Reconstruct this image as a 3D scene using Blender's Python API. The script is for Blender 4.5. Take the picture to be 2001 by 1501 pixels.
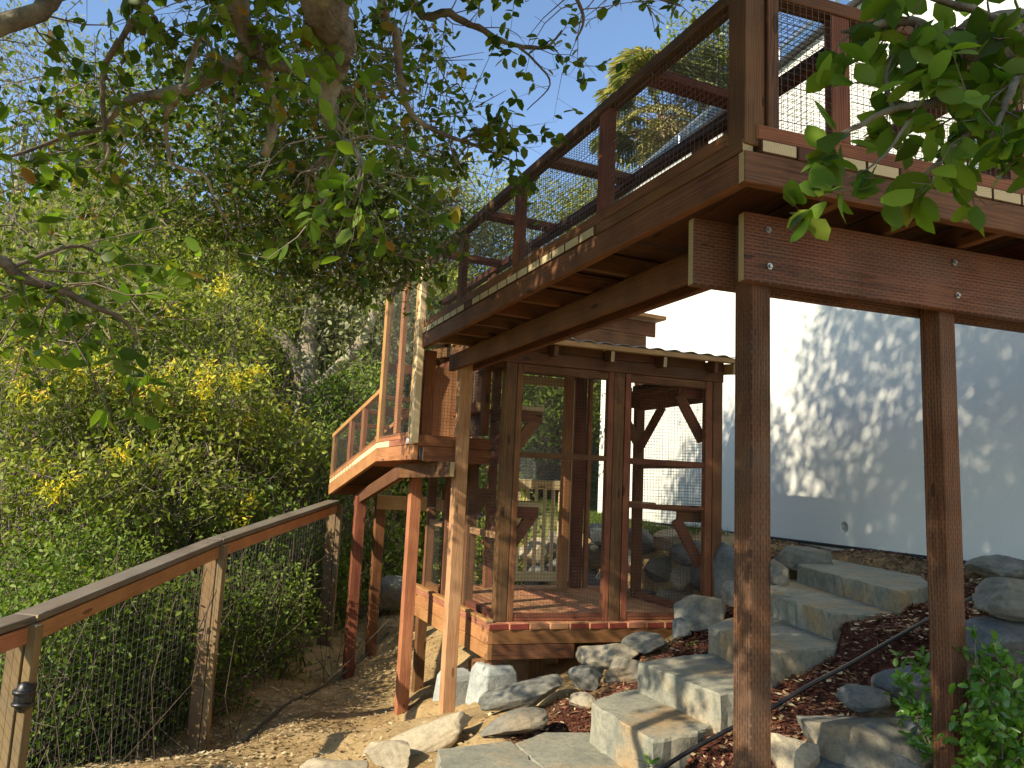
import bpy, math, random
import numpy as np
from math import radians, sin, cos, pi
from mathutils import Matrix, Vector

# ------------------------------------------------------------------ camera, sky, sun, exposure
scn = bpy.context.scene
for o in list(bpy.data.objects): bpy.data.objects.remove(o)
COL = scn.collection
FPX, CX, CY = 1450.0, 1000.5, 750.5
PITCH, ROLL, HA, HB = radians(7.85), radians(2.66), radians(23.4), radians(72.8)
Fv = np.array([0, cos(PITCH), sin(PITCH)]); R0 = np.array([1., 0, 0]); U0 = np.cross(R0, Fv)
Rv = cos(ROLL)*R0 + sin(ROLL)*U0; Uv = -sin(ROLL)*R0 + cos(ROLL)*U0
cd = bpy.data.cameras.new('camera'); cam = bpy.data.objects.new('camera', cd); COL.objects.link(cam)
cd.sensor_width = 36; cd.lens = FPX/2001*36; cd.clip_start = .02; cd.clip_end = 3000
cam.matrix_world = Matrix([[Rv[i], Uv[i], -Fv[i], 0] for i in range(3)] + [[0, 0, 0, 1]])
scn.camera = cam
scn.render.resolution_x, scn.render.resolution_y = 1024, 768
SUN_EL, SUN_HEAD = radians(32), radians(49)          # light travels towards heading 49 degrees
wd = bpy.data.worlds.new('World'); scn.world = wd; wd.use_nodes = True
nt = wd.node_tree; sky = nt.nodes.new('ShaderNodeTexSky'); sky.sky_type = 'NISHITA'; sky.sun_disc = False
sky.sun_elevation = SUN_EL; sky.sun_rotation = SUN_HEAD + pi
sky.air_density = 1.0; sky.dust_density = .2; sky.ozone_density = 2.3
bg = nt.nodes['Background']; bg.inputs[1].default_value = .15
nt.links.new(sky.outputs[0], bg.inputs[0])
sd = bpy.data.lights.new('sun', 'SUN'); sd.energy = 5.0; sd.angle = radians(.53); sd.color = (1, .88, .70)
sun = bpy.data.objects.new('sun', sd); COL.objects.link(sun)
ldir = Vector((sin(SUN_HEAD)*cos(SUN_EL), cos(SUN_HEAD)*cos(SUN_EL), -sin(SUN_EL)))
sun.rotation_euler = ldir.to_track_quat('-Z', 'Y').to_euler(); sun.location = (-8, -7, 9)
vs = scn.view_settings; vs.view_transform = 'Standard'; vs.look = 'None'; vs.exposure = .8; vs.gamma = 1

scn.cycles.max_bounces = 7; scn.cycles.diffuse_bounces = 3; scn.cycles.glossy_bounces = 2; scn.cycles.transmission_bounces = 4

# ------------------------------------------------------------------ places
A = np.array([-sin(HA), cos(HA), 0]); B = np.array([sin(HB), cos(HB), 0]); Z = np.array([0, 0, 1.])
NA = np.array([cos(HA), sin(HA), 0]); NB = np.array([-cos(HB), sin(HB), 0])
FC = np.array([.721, 2.284, 0])         # outer corner of the raised walkway
CC = np.array([-.046, 5.553, 0])        # near corner of the enclosure
def ray(x, y): return Fv*FPX + Rv*(x-CX) - Uv*(y-CY)
def at(x, y, D): return ray(x, y)*D/FPX             # a point D metres in front of the viewer
def hz(x, y, h): r = ray(x, y); return r*h/r[2]     # a point on the level z = h
def PA(a, o, z): p = FC + a*A + o*NA; p[2] = z; return p
def PB(b, n, z): p = FC + b*B + n*NB; p[2] = z; return p
def PC(b, a, z): p = CC + b*B + a*A; p[2] = z; return p
rng = np.random.default_rng(7); random.seed(7)

# ------------------------------------------------------------------ materials
def mat(name):
    m = bpy.data.materials.new(name); m.use_nodes = True
    n = m.node_tree; p = n.nodes['Principled BSDF']; return m, n, p
def nd(n, t, **k):
    x = n.nodes.new(t)
    for a, b in k.items():
        if a.startswith('i_'):
            key = a[2:]; key = int(key) if key.isdigit() else key
            x.inputs[key].default_value = b
        else: setattr(x, a, b)
    return x
def math_(n, op, a, b=None, clamp=False):
    x = n.nodes.new('ShaderNodeMath'); x.operation = op; x.use_clamp = clamp
    for i, v in enumerate((a, b)):
        if v is None: continue
        if isinstance(v, (int, float)): x.inputs[i].default_value = v
        else: n.links.new(v, x.inputs[i])
    return x.outputs[0]
def mixc(n, f, a, b, mode='MIX'):
    x = n.nodes.new('ShaderNodeMix'); x.data_type = 'RGBA'; x.blend_type = mode
    for s, v in ((x.inputs[0], f), (x.inputs[6], a), (x.inputs[7], b)):
        if isinstance(v, (int, float)): s.default_value = v
        elif isinstance(v, tuple): s.default_value = (*v, 1) if len(v) == 3 else v
        else: n.links.new(v, s)
    return x.outputs[2]
def ramp(n, f, stops):
    r = n.nodes.new('ShaderNodeValToRGB'); e = r.color_ramp.elements
    while len(e) < len(stops): e.new(.5)
    for el, (p, c) in zip(e, stops): el.position = p; el.color = (*c, 1) if len(c) == 3 else c
    n.links.new(f, r.inputs[0]); return r.outputs[0]

def wood(name, dark, light, end=(.50, .38, .20), incise=False, rough=.7, vary=.35, weather=.0):
    m, n, p = mat(name); L = n.links.new
    tc = nd(n, 'ShaderNodeTexCoord'); oi = nd(n, 'ShaderNodeObjectInfo')
    off = n.nodes.new('ShaderNodeVectorMath'); off.operation = 'MULTIPLY_ADD'
    cmb = n.nodes.new('ShaderNodeCombineXYZ')
    L(math_(n, 'MULTIPLY', oi.outputs['Random'], 37.), cmb.inputs[0])
    L(math_(n, 'MULTIPLY', math_(n, 'SINE', math_(n, 'MULTIPLY', oi.outputs['Random'], 91.)), .07), cmb.inputs[1])
    L(math_(n, 'MULTIPLY', math_(n, 'COSINE', math_(n, 'MULTIPLY', oi.outputs['Random'], 57.)), .07), cmb.inputs[2])
    add = n.nodes.new('ShaderNodeVectorMath'); add.operation = 'ADD'
    L(tc.outputs['Object'], add.inputs[0]); L(cmb.outputs[0], add.inputs[1])
    mp = nd(n, 'ShaderNodeMapping'); mp.inputs['Scale'].default_value = (1.6, 16, 16); L(add.outputs[0], mp.inputs[0])
    warp = nd(n, 'ShaderNodeTexNoise', i_Scale=1.0, i_Detail=3.); L(mp.outputs[0], warp.inputs[0])
    sx = n.nodes.new('ShaderNodeSeparateXYZ'); L(add.outputs[0], sx.inputs[0])
    r = math_(n, 'SQRT', math_(n, 'ADD', math_(n, 'POWER', math_(n, 'ABSOLUTE', sx.outputs[1]), 2.), math_(n, 'POWER', math_(n, 'ABSOLUTE', sx.outputs[2]), 2.)))
    r = math_(n, 'ADD', r, math_(n, 'MULTIPLY', warp.outputs[0], .035))
    ring = math_(n, 'MULTIPLY_ADD', math_(n, 'SINE', math_(n, 'MULTIPLY', r, 900.)), .5); n.nodes[-1].inputs[2].default_value = .5
    mp2 = nd(n, 'ShaderNodeMapping'); mp2.inputs['Scale'].default_value = (5, 130, 130); L(add.outputs[0], mp2.inputs[0])
    fine = nd(n, 'ShaderNodeTexNoise', i_Scale=1.0, i_Detail=5., i_Roughness=.65); L(mp2.outputs[0], fine.inputs[0])
    blot = nd(n, 'ShaderNodeTexNoise', i_Scale=5., i_Detail=4.); L(add.outputs[0], blot.inputs[0])
    kn_mp = nd(n, 'ShaderNodeMapping'); kn_mp.inputs['Scale'].default_value = (2.6, 9, 9); L(add.outputs[0], kn_mp.inputs[0])
    kn = nd(n, 'ShaderNodeTexVoronoi', i_Scale=1.); L(kn_mp.outputs[0], kn.inputs[0])
    knot = math_(n, 'LESS_THAN', kn.outputs['Distance'], .11)
    g = math_(n, 'ADD', math_(n, 'MULTIPLY', ring, .30), math_(n, 'MULTIPLY', fine.outputs[0], .75))
    g = math_(n, 'ADD', g, math_(n, 'MULTIPLY', math_(n, 'SUBTRACT', blot.outputs[0], .5), .9), clamp=True)
    col = ramp(n, g, [(.18, dark), (.85, light)])
    col = mixc(n, math_(n, 'MULTIPLY', knot, .75), col, tuple(c*.35 for c in dark))
    # per board tint
    hs = n.nodes.new('ShaderNodeHueSaturation'); L(col, hs.inputs['Color'])
    L(math_(n, 'ADD', math_(n, 'MULTIPLY', oi.outputs['Random'], .03), .485), hs.inputs['Hue'])
    L(math_(n, 'ADD', math_(n, 'MULTIPLY', math_(n, 'FRACT', math_(n, 'MULTIPLY', oi.outputs['Random'], 7.3)), vary), 1-vary/2), hs.inputs['Value'])
    col = hs.outputs[0]
    if weather:
        wn = nd(n, 'ShaderNodeTexNoise', i_Scale=2.2, i_Detail=6., i_Roughness=.7); L(add.outputs[0], wn.inputs[0])
        col = mixc(n, math_(n, 'MULTIPLY', ramp(n, wn.outputs[0], [(.42, (0, 0, 0)), (.65, (1, 1, 1))]), weather), col, (.17, .15, .115))
    # sawn ends: paler, ringed
    vt = n.nodes.new('ShaderNodeVectorTransform'); vt.vector_type = 'NORMAL'; vt.convert_from = 'WORLD'; vt.convert_to = 'OBJECT'
    ge = nd(n, 'ShaderNodeNewGeometry'); L(ge.outputs['True Normal'], vt.inputs[0])
    s2 = n.nodes.new('ShaderNodeSeparateXYZ'); L(vt.outputs[0], s2.inputs[0])
    isend = math_(n, 'GREATER_THAN', math_(n, 'ABSOLUTE', s2.outputs[0]), .85)
    endc = mixc(n, math_(n, 'MULTIPLY', ring, .6), end, tuple(c*.5 for c in end))
    endc = mixc(n, math_(n, 'GREATER_THAN', math_(n, 'FRACT', math_(n, 'MULTIPLY', oi.outputs['Random'], 13.7)), .72), endc, col)
    col = mixc(n, isend, col, endc)
    h = math_(n, 'ADD', math_(n, 'MULTIPLY', fine.outputs[0], .6), math_(n, 'MULTIPLY', ring, .25))
    if incise:
        cv = n.nodes.new('ShaderNodeCombineXYZ'); L(sx.outputs[0], cv.inputs[0]); L(math_(n, 'ADD', sx.outputs[1], sx.outputs[2]), cv.inputs[1])
        bt = nd(n, 'ShaderNodeTexBrick', i_Scale=1., offset=.5); L(cv.outputs[0], bt.inputs[0])
        bt.inputs['Color1'].default_value = bt.inputs['Color2'].default_value = (0, 0, 0, 1); bt.inputs['Mortar'].default_value = (1, 1, 1, 1)
        bt.inputs['Brick Width'].default_value = .036; bt.inputs['Row Height'].default_value = .0125; bt.inputs['Mortar Size'].default_value = .0046; bt.inputs['Mortar Smooth'].default_value = .2
        vis = nd(n, 'ShaderNodeTexNoise', i_Scale=7.); L(add.outputs[0], vis.inputs[0])
        dash = math_(n, 'MULTIPLY', math_(n, 'SUBTRACT', 1., bt.outputs[0]), ramp(n, vis.outputs[0], [(.28, (0, 0, 0)), (.45, (1, 1, 1))]))
        dash = math_(n, 'MULTIPLY', dash, math_(n, 'SUBTRACT', 1., isend))
        col = mixc(n, math_(n, 'MULTIPLY', dash, .6), col, tuple(c*.4 for c in dark))
        h = math_(n, 'SUBTRACT', h, dash)
    bp = nd(n, 'ShaderNodeBump', i_Strength=.45, i_Distance=.0016); L(h, bp.inputs['Height']); L(bp.outputs[0], p.inputs['Normal'])
    L(col, p.inputs['Base Color']); p.inputs['Roughness'].default_value = rough; p.inputs['Specular IOR Level'].default_value = .25
    return m
M = {}
M['red'] = wood('stained_redwood', (.085, .031, .013), (.255, .102, .041))
M['brown'] = wood('brown_stained_lumber', (.055, .022, .009), (.185, .078, .031), weather=.10)
M['cedar'] = wood('orange_cedar', (.24, .098, .036), (.46, .225, .090), vary=.2)
M['tan'] = wood('tan_fir', (.30, .165, .065), (.52, .33, .145), vary=.2)
M['pale'] = wood('pale_pine', (.56, .44, .22), (.76, .63, .36), end=(.66, .54, .30), vary=.2)
M['incised'] = wood('incised_treated_lumber', (.062, .027, .013), (.195, .085, .037), end=(.42, .33, .16), incise=True, weather=.3)
M['fence'] = wood('weathered_fence_wood', (.10, .062, .030), (.26, .16, .072), weather=.45)
M['fencecap'] = wood('grey_weathered_cap', (.07, .055, .04), (.19, .15, .10), weather=.8)
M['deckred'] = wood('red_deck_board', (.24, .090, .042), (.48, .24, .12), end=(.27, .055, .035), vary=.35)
M['deckpale'] = wood('walkway_deck_board', (.045, .018, .008), (.12, .055, .025), end=(.60, .48, .27), vary=.25)

def rockmat(name, c1, c2, stain=(.30, .18, .06), stain_amt=.35, sc=3.0):
    m, n, p = mat(name); L = n.links.new
    tc = nd(n, 'ShaderNodeTexCoord'); oi = nd(n, 'ShaderNodeObjectInfo')
    add = n.nodes.new('ShaderNodeVectorMath'); add.operation = 'ADD'; L(tc.outputs['Object'], add.inputs[0])
    cmb = n.nodes.new('ShaderNodeCombineXYZ'); L(math_(n, 'MULTIPLY', oi.outputs['Random'], 60.), cmb.inputs[0]); L(cmb.outputs[0], add.inputs[1])
    a = nd(n, 'ShaderNodeTexNoise', i_Scale=sc*2, i_Detail=9., i_Roughness=.68); L(add.outputs[0], a.inputs[0])
    b = nd(n, 'ShaderNodeTexNoise', i_Scale=sc, i_Detail=4.); L(add.outputs[0], b.inputs[0])
    c = nd(n, 'ShaderNodeTexNoise', i_Scale=sc*14, i_Detail=6., i_Roughness=.7); L(add.outputs[0], c.inputs[0])
    v = nd(n, 'ShaderNodeTexVoronoi', i_Scale=sc*2.3, feature='DISTANCE_TO_EDGE')
    wv = n.nodes.new('ShaderNodeVectorMath'); wv.operation = 'MULTIPLY_ADD'; L(a.outputs['Color'], wv.inputs[0]); wv.inputs[1].default_value = (.25, .25, .25); L(add.outputs[0], wv.inputs[2]); L(wv.outputs[0], v.inputs[0])
    col = ramp(n, a.outputs[0], [(.32, c1), (.68, c2)])
    col = mixc(n, math_(n, 'MULTIPLY', ramp(n, b.outputs[0], [(.5, (0, 0, 0)), (.66, (1, 1, 1))]), stain_amt), col, stain)
    col = mixc(n, ramp(n, c.outputs[0], [(.36, (.4, .4, .4)), (.52, (0, 0, 0))]), col, tuple(x*.5 for x in c1))
    col = mixc(n, ramp(n, v.outputs[0], [(0, (.55, .55, .55)), (.012, (0, 0, 0))]), col, tuple(x*.4 for x in c1))
    h = math_(n, 'ADD', math_(n, 'MULTIPLY', a.outputs[0], 1.), math_(n, 'MULTIPLY', c.outputs[0], .35))
    bp = nd(n, 'ShaderNodeBump', i_Strength=.6, i_Distance=.02); L(h, bp.inputs['Height']); L(bp.outputs[0], p.inputs['Normal'])
    L(col, p.inputs['Base Color']); p.inputs['Roughness'].default_value = .85; p.inputs['Specular IOR Level'].default_value = .3
    return m
M['rock'] = rockmat('grey_fieldstone', (.105, .105, .086), (.25, .24, .19), stain_amt=.45)
M['rocktan'] = rockmat('tan_fieldstone', (.22, .19, .13), (.44, .38, .26), stain_amt=.5)
M['rockdark'] = rockmat('dark_blue_stone', (.075, .085, .085), (.17, .18, .172), stain_amt=.12)
M['step'] = rockmat('sandstone_slab', (.17, .175, .135), (.35, .325, .235), stain=(.36, .20, .06), stain_amt=.62, sc=2.2)
M['palerock'] = rockmat('pale_limestone', (.30, .25, .16), (.50, .43, .29), stain_amt=.2)
M['concrete'] = rockmat('pier_concrete', (.28, .30, .27), (.42, .44, .39), stain=(.4, .4, .35), stain_amt=.1)

def simple(name, c, rough=.6, metal=0., noise=.0, scale=20.):
    m, n, p = mat(name)
    p.inputs['Base Color'].default_value = (*c, 1); p.inputs['Roughness'].default_value = rough; p.inputs['Metallic'].default_value = metal
    if noise:
        tc = nd(n, 'ShaderNodeTexCoord'); a = nd(n, 'ShaderNodeTexNoise', i_Scale=scale, i_Detail=6.); n.links.new(tc.outputs['Object'], a.inputs[0])
        n.links.new(ramp(n, a.outputs[0], [(.3, tuple(x*(1-noise) for x in c)), (.7, tuple(min(1, x*(1+noise)) for x in c))]), p.inputs['Base Color'])
        bp = nd(n, 'ShaderNodeBump', i_Strength=.3, i_Distance=.003); n.links.new(a.outputs[0], bp.inputs['Height']); n.links.new(bp.outputs[0], p.inputs['Normal'])
    return m
M['wire'] = simple('galvanised_wire', (.10, .085, .07), .5, .5)
M['fencewire'] = simple('fence_wire', (.13, .13, .12), .5, .6)
M['black'] = simple('black_plastic', (.012, .012, .013), .42)
M['stucco'] = simple('white_stucco', (.77, .775, .68), .9, 0, .03, 60.)
M['trim'] = simple('dark_metal_trim', (.03, .03, .032), .5)
M['metal'] = simple('grey_metal', (.45, .46, .47), .35, .8)
M['bolt'] = simple('zinc_bolt', (.35, .36, .37), .4, .9)
M['white'] = simple('white_tag', (.8, .8, .78), .6)
def barkmat(name, c1, c2, lichen=.4):
    m, n, p = mat(name); L = n.links.new
    tc = nd(n, 'ShaderNodeTexCoord')
    a = nd(n, 'ShaderNodeTexNoise', i_Scale=22., i_Detail=9., i_Roughness=.72); L(tc.outputs['Object'], a.inputs[0])
    b = nd(n, 'ShaderNodeTexNoise', i_Scale=6., i_Detail=5.); L(tc.outputs['Object'], b.inputs[0])
    v = nd(n, 'ShaderNodeTexVoronoi', i_Scale=38., feature='DISTANCE_TO_EDGE'); L(tc.outputs['Object'], v.inputs[0])
    col = ramp(n, a.outputs[0], [(.3, c1), (.7, c2)])
    col = mixc(n, math_(n, 'MULTIPLY', ramp(n, b.outputs[0], [(.5, (0, 0, 0)), (.62, (1, 1, 1))]), lichen), col, (.40, .40, .28))
    h = math_(n, 'ADD', a.outputs[0], math_(n, 'MULTIPLY', v.outputs[0], .8))
    bp = nd(n, 'ShaderNodeBump', i_Strength=.8, i_Distance=.012); L(h, bp.inputs['Height']); L(bp.outputs[0], p.inputs['Normal'])
    L(col, p.inputs['Base Color']); p.inputs['Roughness'].default_value = .9; p.inputs['Specular IOR Level'].default_value = .15
    return m
M['bark'] = barkmat('oak_bark', (.05, .04, .03), (.22, .185, .14))
M['palebark'] = barkmat('pale_lichened_bark', (.13, .105, .07), (.40, .34, .25), .6)
M['twig'] = simple('grey_twig', (.17, .14, .10), .9, 0, .5, 9.)
M['cane'] = simple('brown_cane', (.085, .06, .036), .9, 0, .4, 9.)
M['palm_trunk'] = simple('dry_palm_thatch', (.30, .22, .13), .9, 0, .4, 12.)

def leafmat(name, stops, trans=.35, gloss=.18, rough=.45, per_object=False):
    """leaf colours picked by the per-leaf attribute rnd (young, old and dry leaves)"""
    m, n, p = mat(name); L = n.links.new
    at_ = nd(n, 'ShaderNodeAttribute', attribute_name='rnd')
    col = ramp(n, nd(n, 'ShaderNodeObjectInfo').outputs['Random'] if per_object else at_.outputs['Fac'], stops)
    p.inputs['Roughness'].default_value = rough; p.inputs['Specular IOR Level'].default_value = gloss
    L(col, p.inputs['Base Color'])
    tr = nd(n, 'ShaderNodeBsdfTranslucent')
    tcol = mixc(n, 1., col, (1.35, 1.5, .55), 'MULTIPLY'); L(tcol, tr.inputs[0])
    mx = nd(n, 'ShaderNodeMixShader'); mx.inputs[0].default_value = trans
    L(p.outputs[0], mx.inputs[1]); L(tr.outputs[0], mx.inputs[2])
    L(mx.outputs[0], n.nodes['Material Output'].inputs[0])
    return m
M['oak'] = leafmat('oak_leaf', [(0, (.035, .066, .010)), (.45, (.080, .130, .016)), (.8, (.135, .19, .022)), (.94, (.20, .24, .03)), (1, (.24, .11, .03))], trans=.45)
M['oaknear'] = leafmat('oak_leaf_near', [(0, (.055, .11, .012)), (.6, (.115, .20, .020)), (1, (.19, .29, .032))], trans=.45, per_object=True)
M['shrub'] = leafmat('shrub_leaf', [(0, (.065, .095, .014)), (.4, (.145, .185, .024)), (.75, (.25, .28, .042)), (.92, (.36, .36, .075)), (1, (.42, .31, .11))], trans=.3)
M['vine'] = leafmat('vine_leaf', [(0, (.055, .098, .014)), (.5, (.115, .18, .026)), (1, (.22, .28, .05))], trans=.35)
M['far'] = leafmat('far_tree_leaf', [(0, (.10, .13, .030)), (.5, (.22, .25, .055)), (1, (.38, .36, .10))], trans=.3)
M['fargrey'] = leafmat('grey_green_leaf', [(0, (.11, .125, .06)), (.6, (.23, .24, .12)), (1, (.38, .34, .19))], trans=.3)
M['yellow'] = leafmat('yellow_new_growth', [(0, (.50, .50, .05)), (.5, (.72, .62, .05)), (.85, (.78, .55, .06)), (1, (.65, .36, .08))], trans=.35)
M['bush'] = leafmat('glossy_bush_leaf', [(0, (.040, .11, .012)), (.55, (.085, .20, .018)), (1, (.24, .38, .035))], trans=.3, gloss=.5, rough=.3, per_object=True)
M['palm'] = leafmat('palm_frond', [(0, (.13, .16, .05)), (.5, (.30, .29, .11)), (1, (.52, .44, .22))], trans=.3)
M['litter'] = leafmat('fallen_leaf', [(0, (.16, .10, .045)), (.5, (.36, .25, .12)), (1, (.60, .50, .30))], trans=.05, gloss=.2, rough=.7)
M['chip'] = leafmat('bark_chip', [(0, (.045, .018, .012)), (.5, (.13, .045, .026)), (.85, (.22, .085, .048)), (1, (.38, .24, .14))], trans=0., gloss=.15, rough=.85)

# ------------------------------------------------------------------ object helpers
def link(name, me, m=None, parent=None, loc=None, rot=None):
    o = bpy.data.objects.new(name, me); COL.objects.link(o)
    if m is not None and me is not None and not me.materials: me.materials.append(m)
    if loc is not None: o.location = loc
    if rot is not None: o.rotation_mode = 'QUATERNION'; o.rotation_quaternion = rot
    if parent is not None:
        o.parent = parent; o.matrix_parent_inverse = parent.matrix_basis.inverted()   # keeps world placement
    return o
def thing(name, label, cat, loc, group=None):
    o = bpy.data.objects.new(name, None); COL.objects.link(o); o.location = Vector(loc); o.empty_display_size = .1
    return tag(o, label, cat, group)
def tag(o, label, cat, group=None):
    o['label'] = label; o['category'] = cat
    if group: o['group'] = group
    return o
def struct(o): o['kind'] = 'structure'; return o
def stuff(o): o['kind'] = 'stuff'; return o
def newmesh(name, v, f, smooth=False):
    me = bpy.data.meshes.new(name); me.from_pydata([tuple(x) for x in v], [], [tuple(x) for x in f]); me.update()
    if smooth: me.shade_smooth()
    return me
def fastmesh(name, v, f, smooth=False, attr=None):
    """v (N,3), f (M,k) arrays of equal sized faces"""
    me = bpy.data.meshes.new(name); k = f.shape[1]
    me.vertices.add(len(v)); me.vertices.foreach_set('co', np.ascontiguousarray(v, dtype=np.float32).ravel())
    me.loops.add(f.size); me.loops.foreach_set('vertex_index', np.ascontiguousarray(f, dtype=np.int32).ravel())
    me.polygons.add(len(f)); me.polygons.foreach_set('loop_start', np.arange(len(f), dtype=np.int32)*k)
    me.polygons.foreach_set('loop_total', np.full(len(f), k, dtype=np.int32))
    if smooth: me.polygons.foreach_set('use_smooth', np.ones(len(f), dtype=bool))
    if attr is not None:
        a = me.attributes.new('rnd', 'FLOAT', 'POINT'); a.data.foreach_set('value', np.asarray(attr, dtype=np.float32))
    me.update(); me.validate(); return me
_box = {}
def boxmesh(L, W, T, b):
    key = (round(L, 4), round(W, 4), round(T, 4), round(b, 4))
    hx, hy, hzz = L/2, W/2, T/2; v = []; idx = {}
    for sx in (-1, 1):
        for sy in (-1, 1):
            for sz in (-1, 1):
                for ax in range(3):
                    p = [sx*(hx-b), sy*(hy-b), sz*(hzz-b)]; p[ax] = (sx*hx, sy*hy, sz*hzz)[ax]
                    idx[(sx, sy, sz, ax)] = len(v); v.append(p)
    f = []
    def add(q):
        P = [np.array(v[i]) for i in q]; nrm = np.cross(P[1]-P[0], P[2]-P[0]); c = sum(P)/len(P)
        f.append(q if nrm@c > 0 else q[::-1])
    for ax in range(3):
        u, w = [(1, 2), (0, 2), (0, 1)][ax]
        for s in (-1, 1):
            q = []
            for su, sw in ((-1, -1), (1, -1), (1, 1), (-1, 1)):
                sg = [0, 0, 0]; sg[ax] = s; sg[u] = su; sg[w] = sw; q.append(idx[(*sg, ax)])
            add(q)
        for su in (-1, 1):
            for sw in (-1, 1):
                g0 = [0, 0, 0]; g0[u] = su; g0[w] = sw; g1 = list(g0); g0[ax] = -1; g1[ax] = 1
                add([idx[(*g0, u)], idx[(*g1, u)], idx[(*g1, w)], idx[(*g0, w)]])
    for sx in (-1, 1):
        for sy in (-1, 1):
            for sz in (-1, 1): add([idx[(sx, sy, sz, a)] for a in range(3)])
    if key not in _box: _box[key] = (v, f)
    return _box[key]
def board(name, p0, p1, w, t, m, parent=None, up=Z, bev=.003):
    """sawn board from p0 to p1 (centre line); t measured along up, w across"""
    p0 = np.asarray(p0, float); p1 = np.asarray(p1, float); d = p1-p0; L = np.linalg.norm(d); x = d/L
    y = np.cross(up, x); y /= np.linalg.norm(y); z = np.cross(x, y)
    ck = (round(L, 3), round(w, 4), round(t, 4), m)
    me = _bm.get(ck)
    if me is None:
        v, f = boxmesh(L, w, t, min(bev, w*.2, t*.2)); me = newmesh(name, v, f); me.materials.append(M[m]); _bm[ck] = me
    q = Matrix([[x[i], y[i], z[i]] for i in range(3)]).to_quaternion()
    return link(name, me, None, parent, Vector((p0+p1)/2), q)
_bm = {}
def post(name, p, z0, z1, w, m, parent=None, ax=A, w2=None):
    """upright timber; w across ax, w2 along ax"""
    p = np.array(p, float); a = p.copy(); b = p.copy(); a[2] = z0; b[2] = z1
    return board(name, a, b, w, w2 or w, m, parent, up=ax)
def sticks(name, p0, p1, r0, r1=None, m='twig', parent=None, attr=None, extra=None):
    """many thin three-sided rods as one mesh"""
    p0 = np.asarray(p0, float); p1 = np.asarray(p1, float); n = len(p0); r0 = np.broadcast_to(np.asarray(r0, float), n); r1 = r0 if r1 is None else np.broadcast_to(np.asarray(r1, float), n)
    d = p1-p0; d = d/np.maximum(np.linalg.norm(d, axis=1, keepdims=True), 1e-9)
    ref = np.where(np.abs(d[:, 2:3]) > .9, np.array([[1., 0, 0]]), np.array([[0, 0, 1.]]))
    u = np.cross(d, ref); u /= np.linalg.norm(u, axis=1, keepdims=True); w = np.cross(d, u)
    v = np.zeros((n, 6, 3))
    for k in range(3):
        a = 2*pi*k/3; off = u*cos(a)+w*sin(a)
        v[:, k] = p0+off*r0[:, None]; v[:, 3+k] = p1+off*r1[:, None]
    base = np.arange(n)[:, None]*6
    f = np.concatenate([base+np.array([[k, (k+1) % 3, 3+(k+1) % 3, 3+k]]) for k in range(3)])
    me = fastmesh(name, v.reshape(-1, 3), f); me.materials.append(M[m])
    return link(name, me, None, parent, Vector((0, 0, 0)))
def mesh_panel(name, o, eu, ev, lu, lv, parent, sp=.0254, r=.0012, m='wire'):
    """welded wire mesh on the parallelogram o + u*eu + v*ev"""
    o = np.asarray(o, float); nu = max(2, int(round(lu/sp))+1); nv = max(2, int(round(lv/sp))+1)
    us = np.linspace(0, lu, nu); vsx = np.linspace(0, lv, nv)
    p0 = [o+eu*u for u in us]+[o+ev*v for v in vsx]; p1 = [o+eu*u+ev*lv for u in us]+[o+ev*v+eu*lu for v in vsx]
    return stuff(sticks(name, p0, p1, r, None, m, parent))
def tube(name, pts, rad, m, parent=None, sides=9, sub=5, wob=.0, seed=0):
    pts = np.asarray(pts, float); rad = np.asarray(rad, float); rg = np.random.default_rng(seed)
    P = []; Rr = []
    n = len(pts); e = np.vstack([2*pts[0]-pts[1], pts, 2*pts[-1]-pts[-2]])
    for i in range(n-1):
        for k in range(sub):
            t = k/sub; a, b, c, d = e[i], e[i+1], e[i+2], e[i+3]
            P.append(.5*((2*b)+(-a+c)*t+(2*a-5*b+4*c-d)*t*t+(-a+3*b-3*c+d)*t**3)); Rr.append(rad[i]*(1-t)+rad[i+1]*t)
    P.append(pts[-1]); Rr.append(rad[-1]); P = np.array(P); Rr = np.array(Rr)
    if wob: P[1:-1] += rg.normal(size=(len(P)-2, 3))*wob*Rr[1:-1, None]
    v = []; f = []
    T = np.gradient(P, axis=0); T /= np.linalg.norm(T, axis=1, keepdims=True)
    u = np.cross(T[0], [.3, .5, .81]); u /= np.linalg.norm(u)
    for i in range(len(P)):
        u = u-T[i]*(u@T[i]); u /= np.linalg.norm(u); w = np.cross(T[i], u)
        for k in range(sides):
            a = 2*pi*k/sides; rr = Rr[i]*(1+(rg.uniform(-.14, .14) if wob else 0))
            v.append(P[i]+(u*cos(a)+w*sin(a))*rr)
    for i in range(len(P)-1):
        for k in range(sides): f.append((i*sides+k, i*sides+(k+1) % sides, (i+1)*sides+(k+1) % sides, (i+1)*sides+k))
    f.append(tuple(range(sides))[::-1]); f.append(tuple((len(P)-1)*sides+k for k in range(sides)))
    me = newmesh(name, v, f, True); me.materials.append(M[m]); o = link(name, me, None, parent, Vector((0, 0, 0)))
    return o, P, Rr
def unit(n, rg): v = rg.normal(size=(n, 3)); return v/np.linalg.norm(v, axis=1, keepdims=True)
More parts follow.
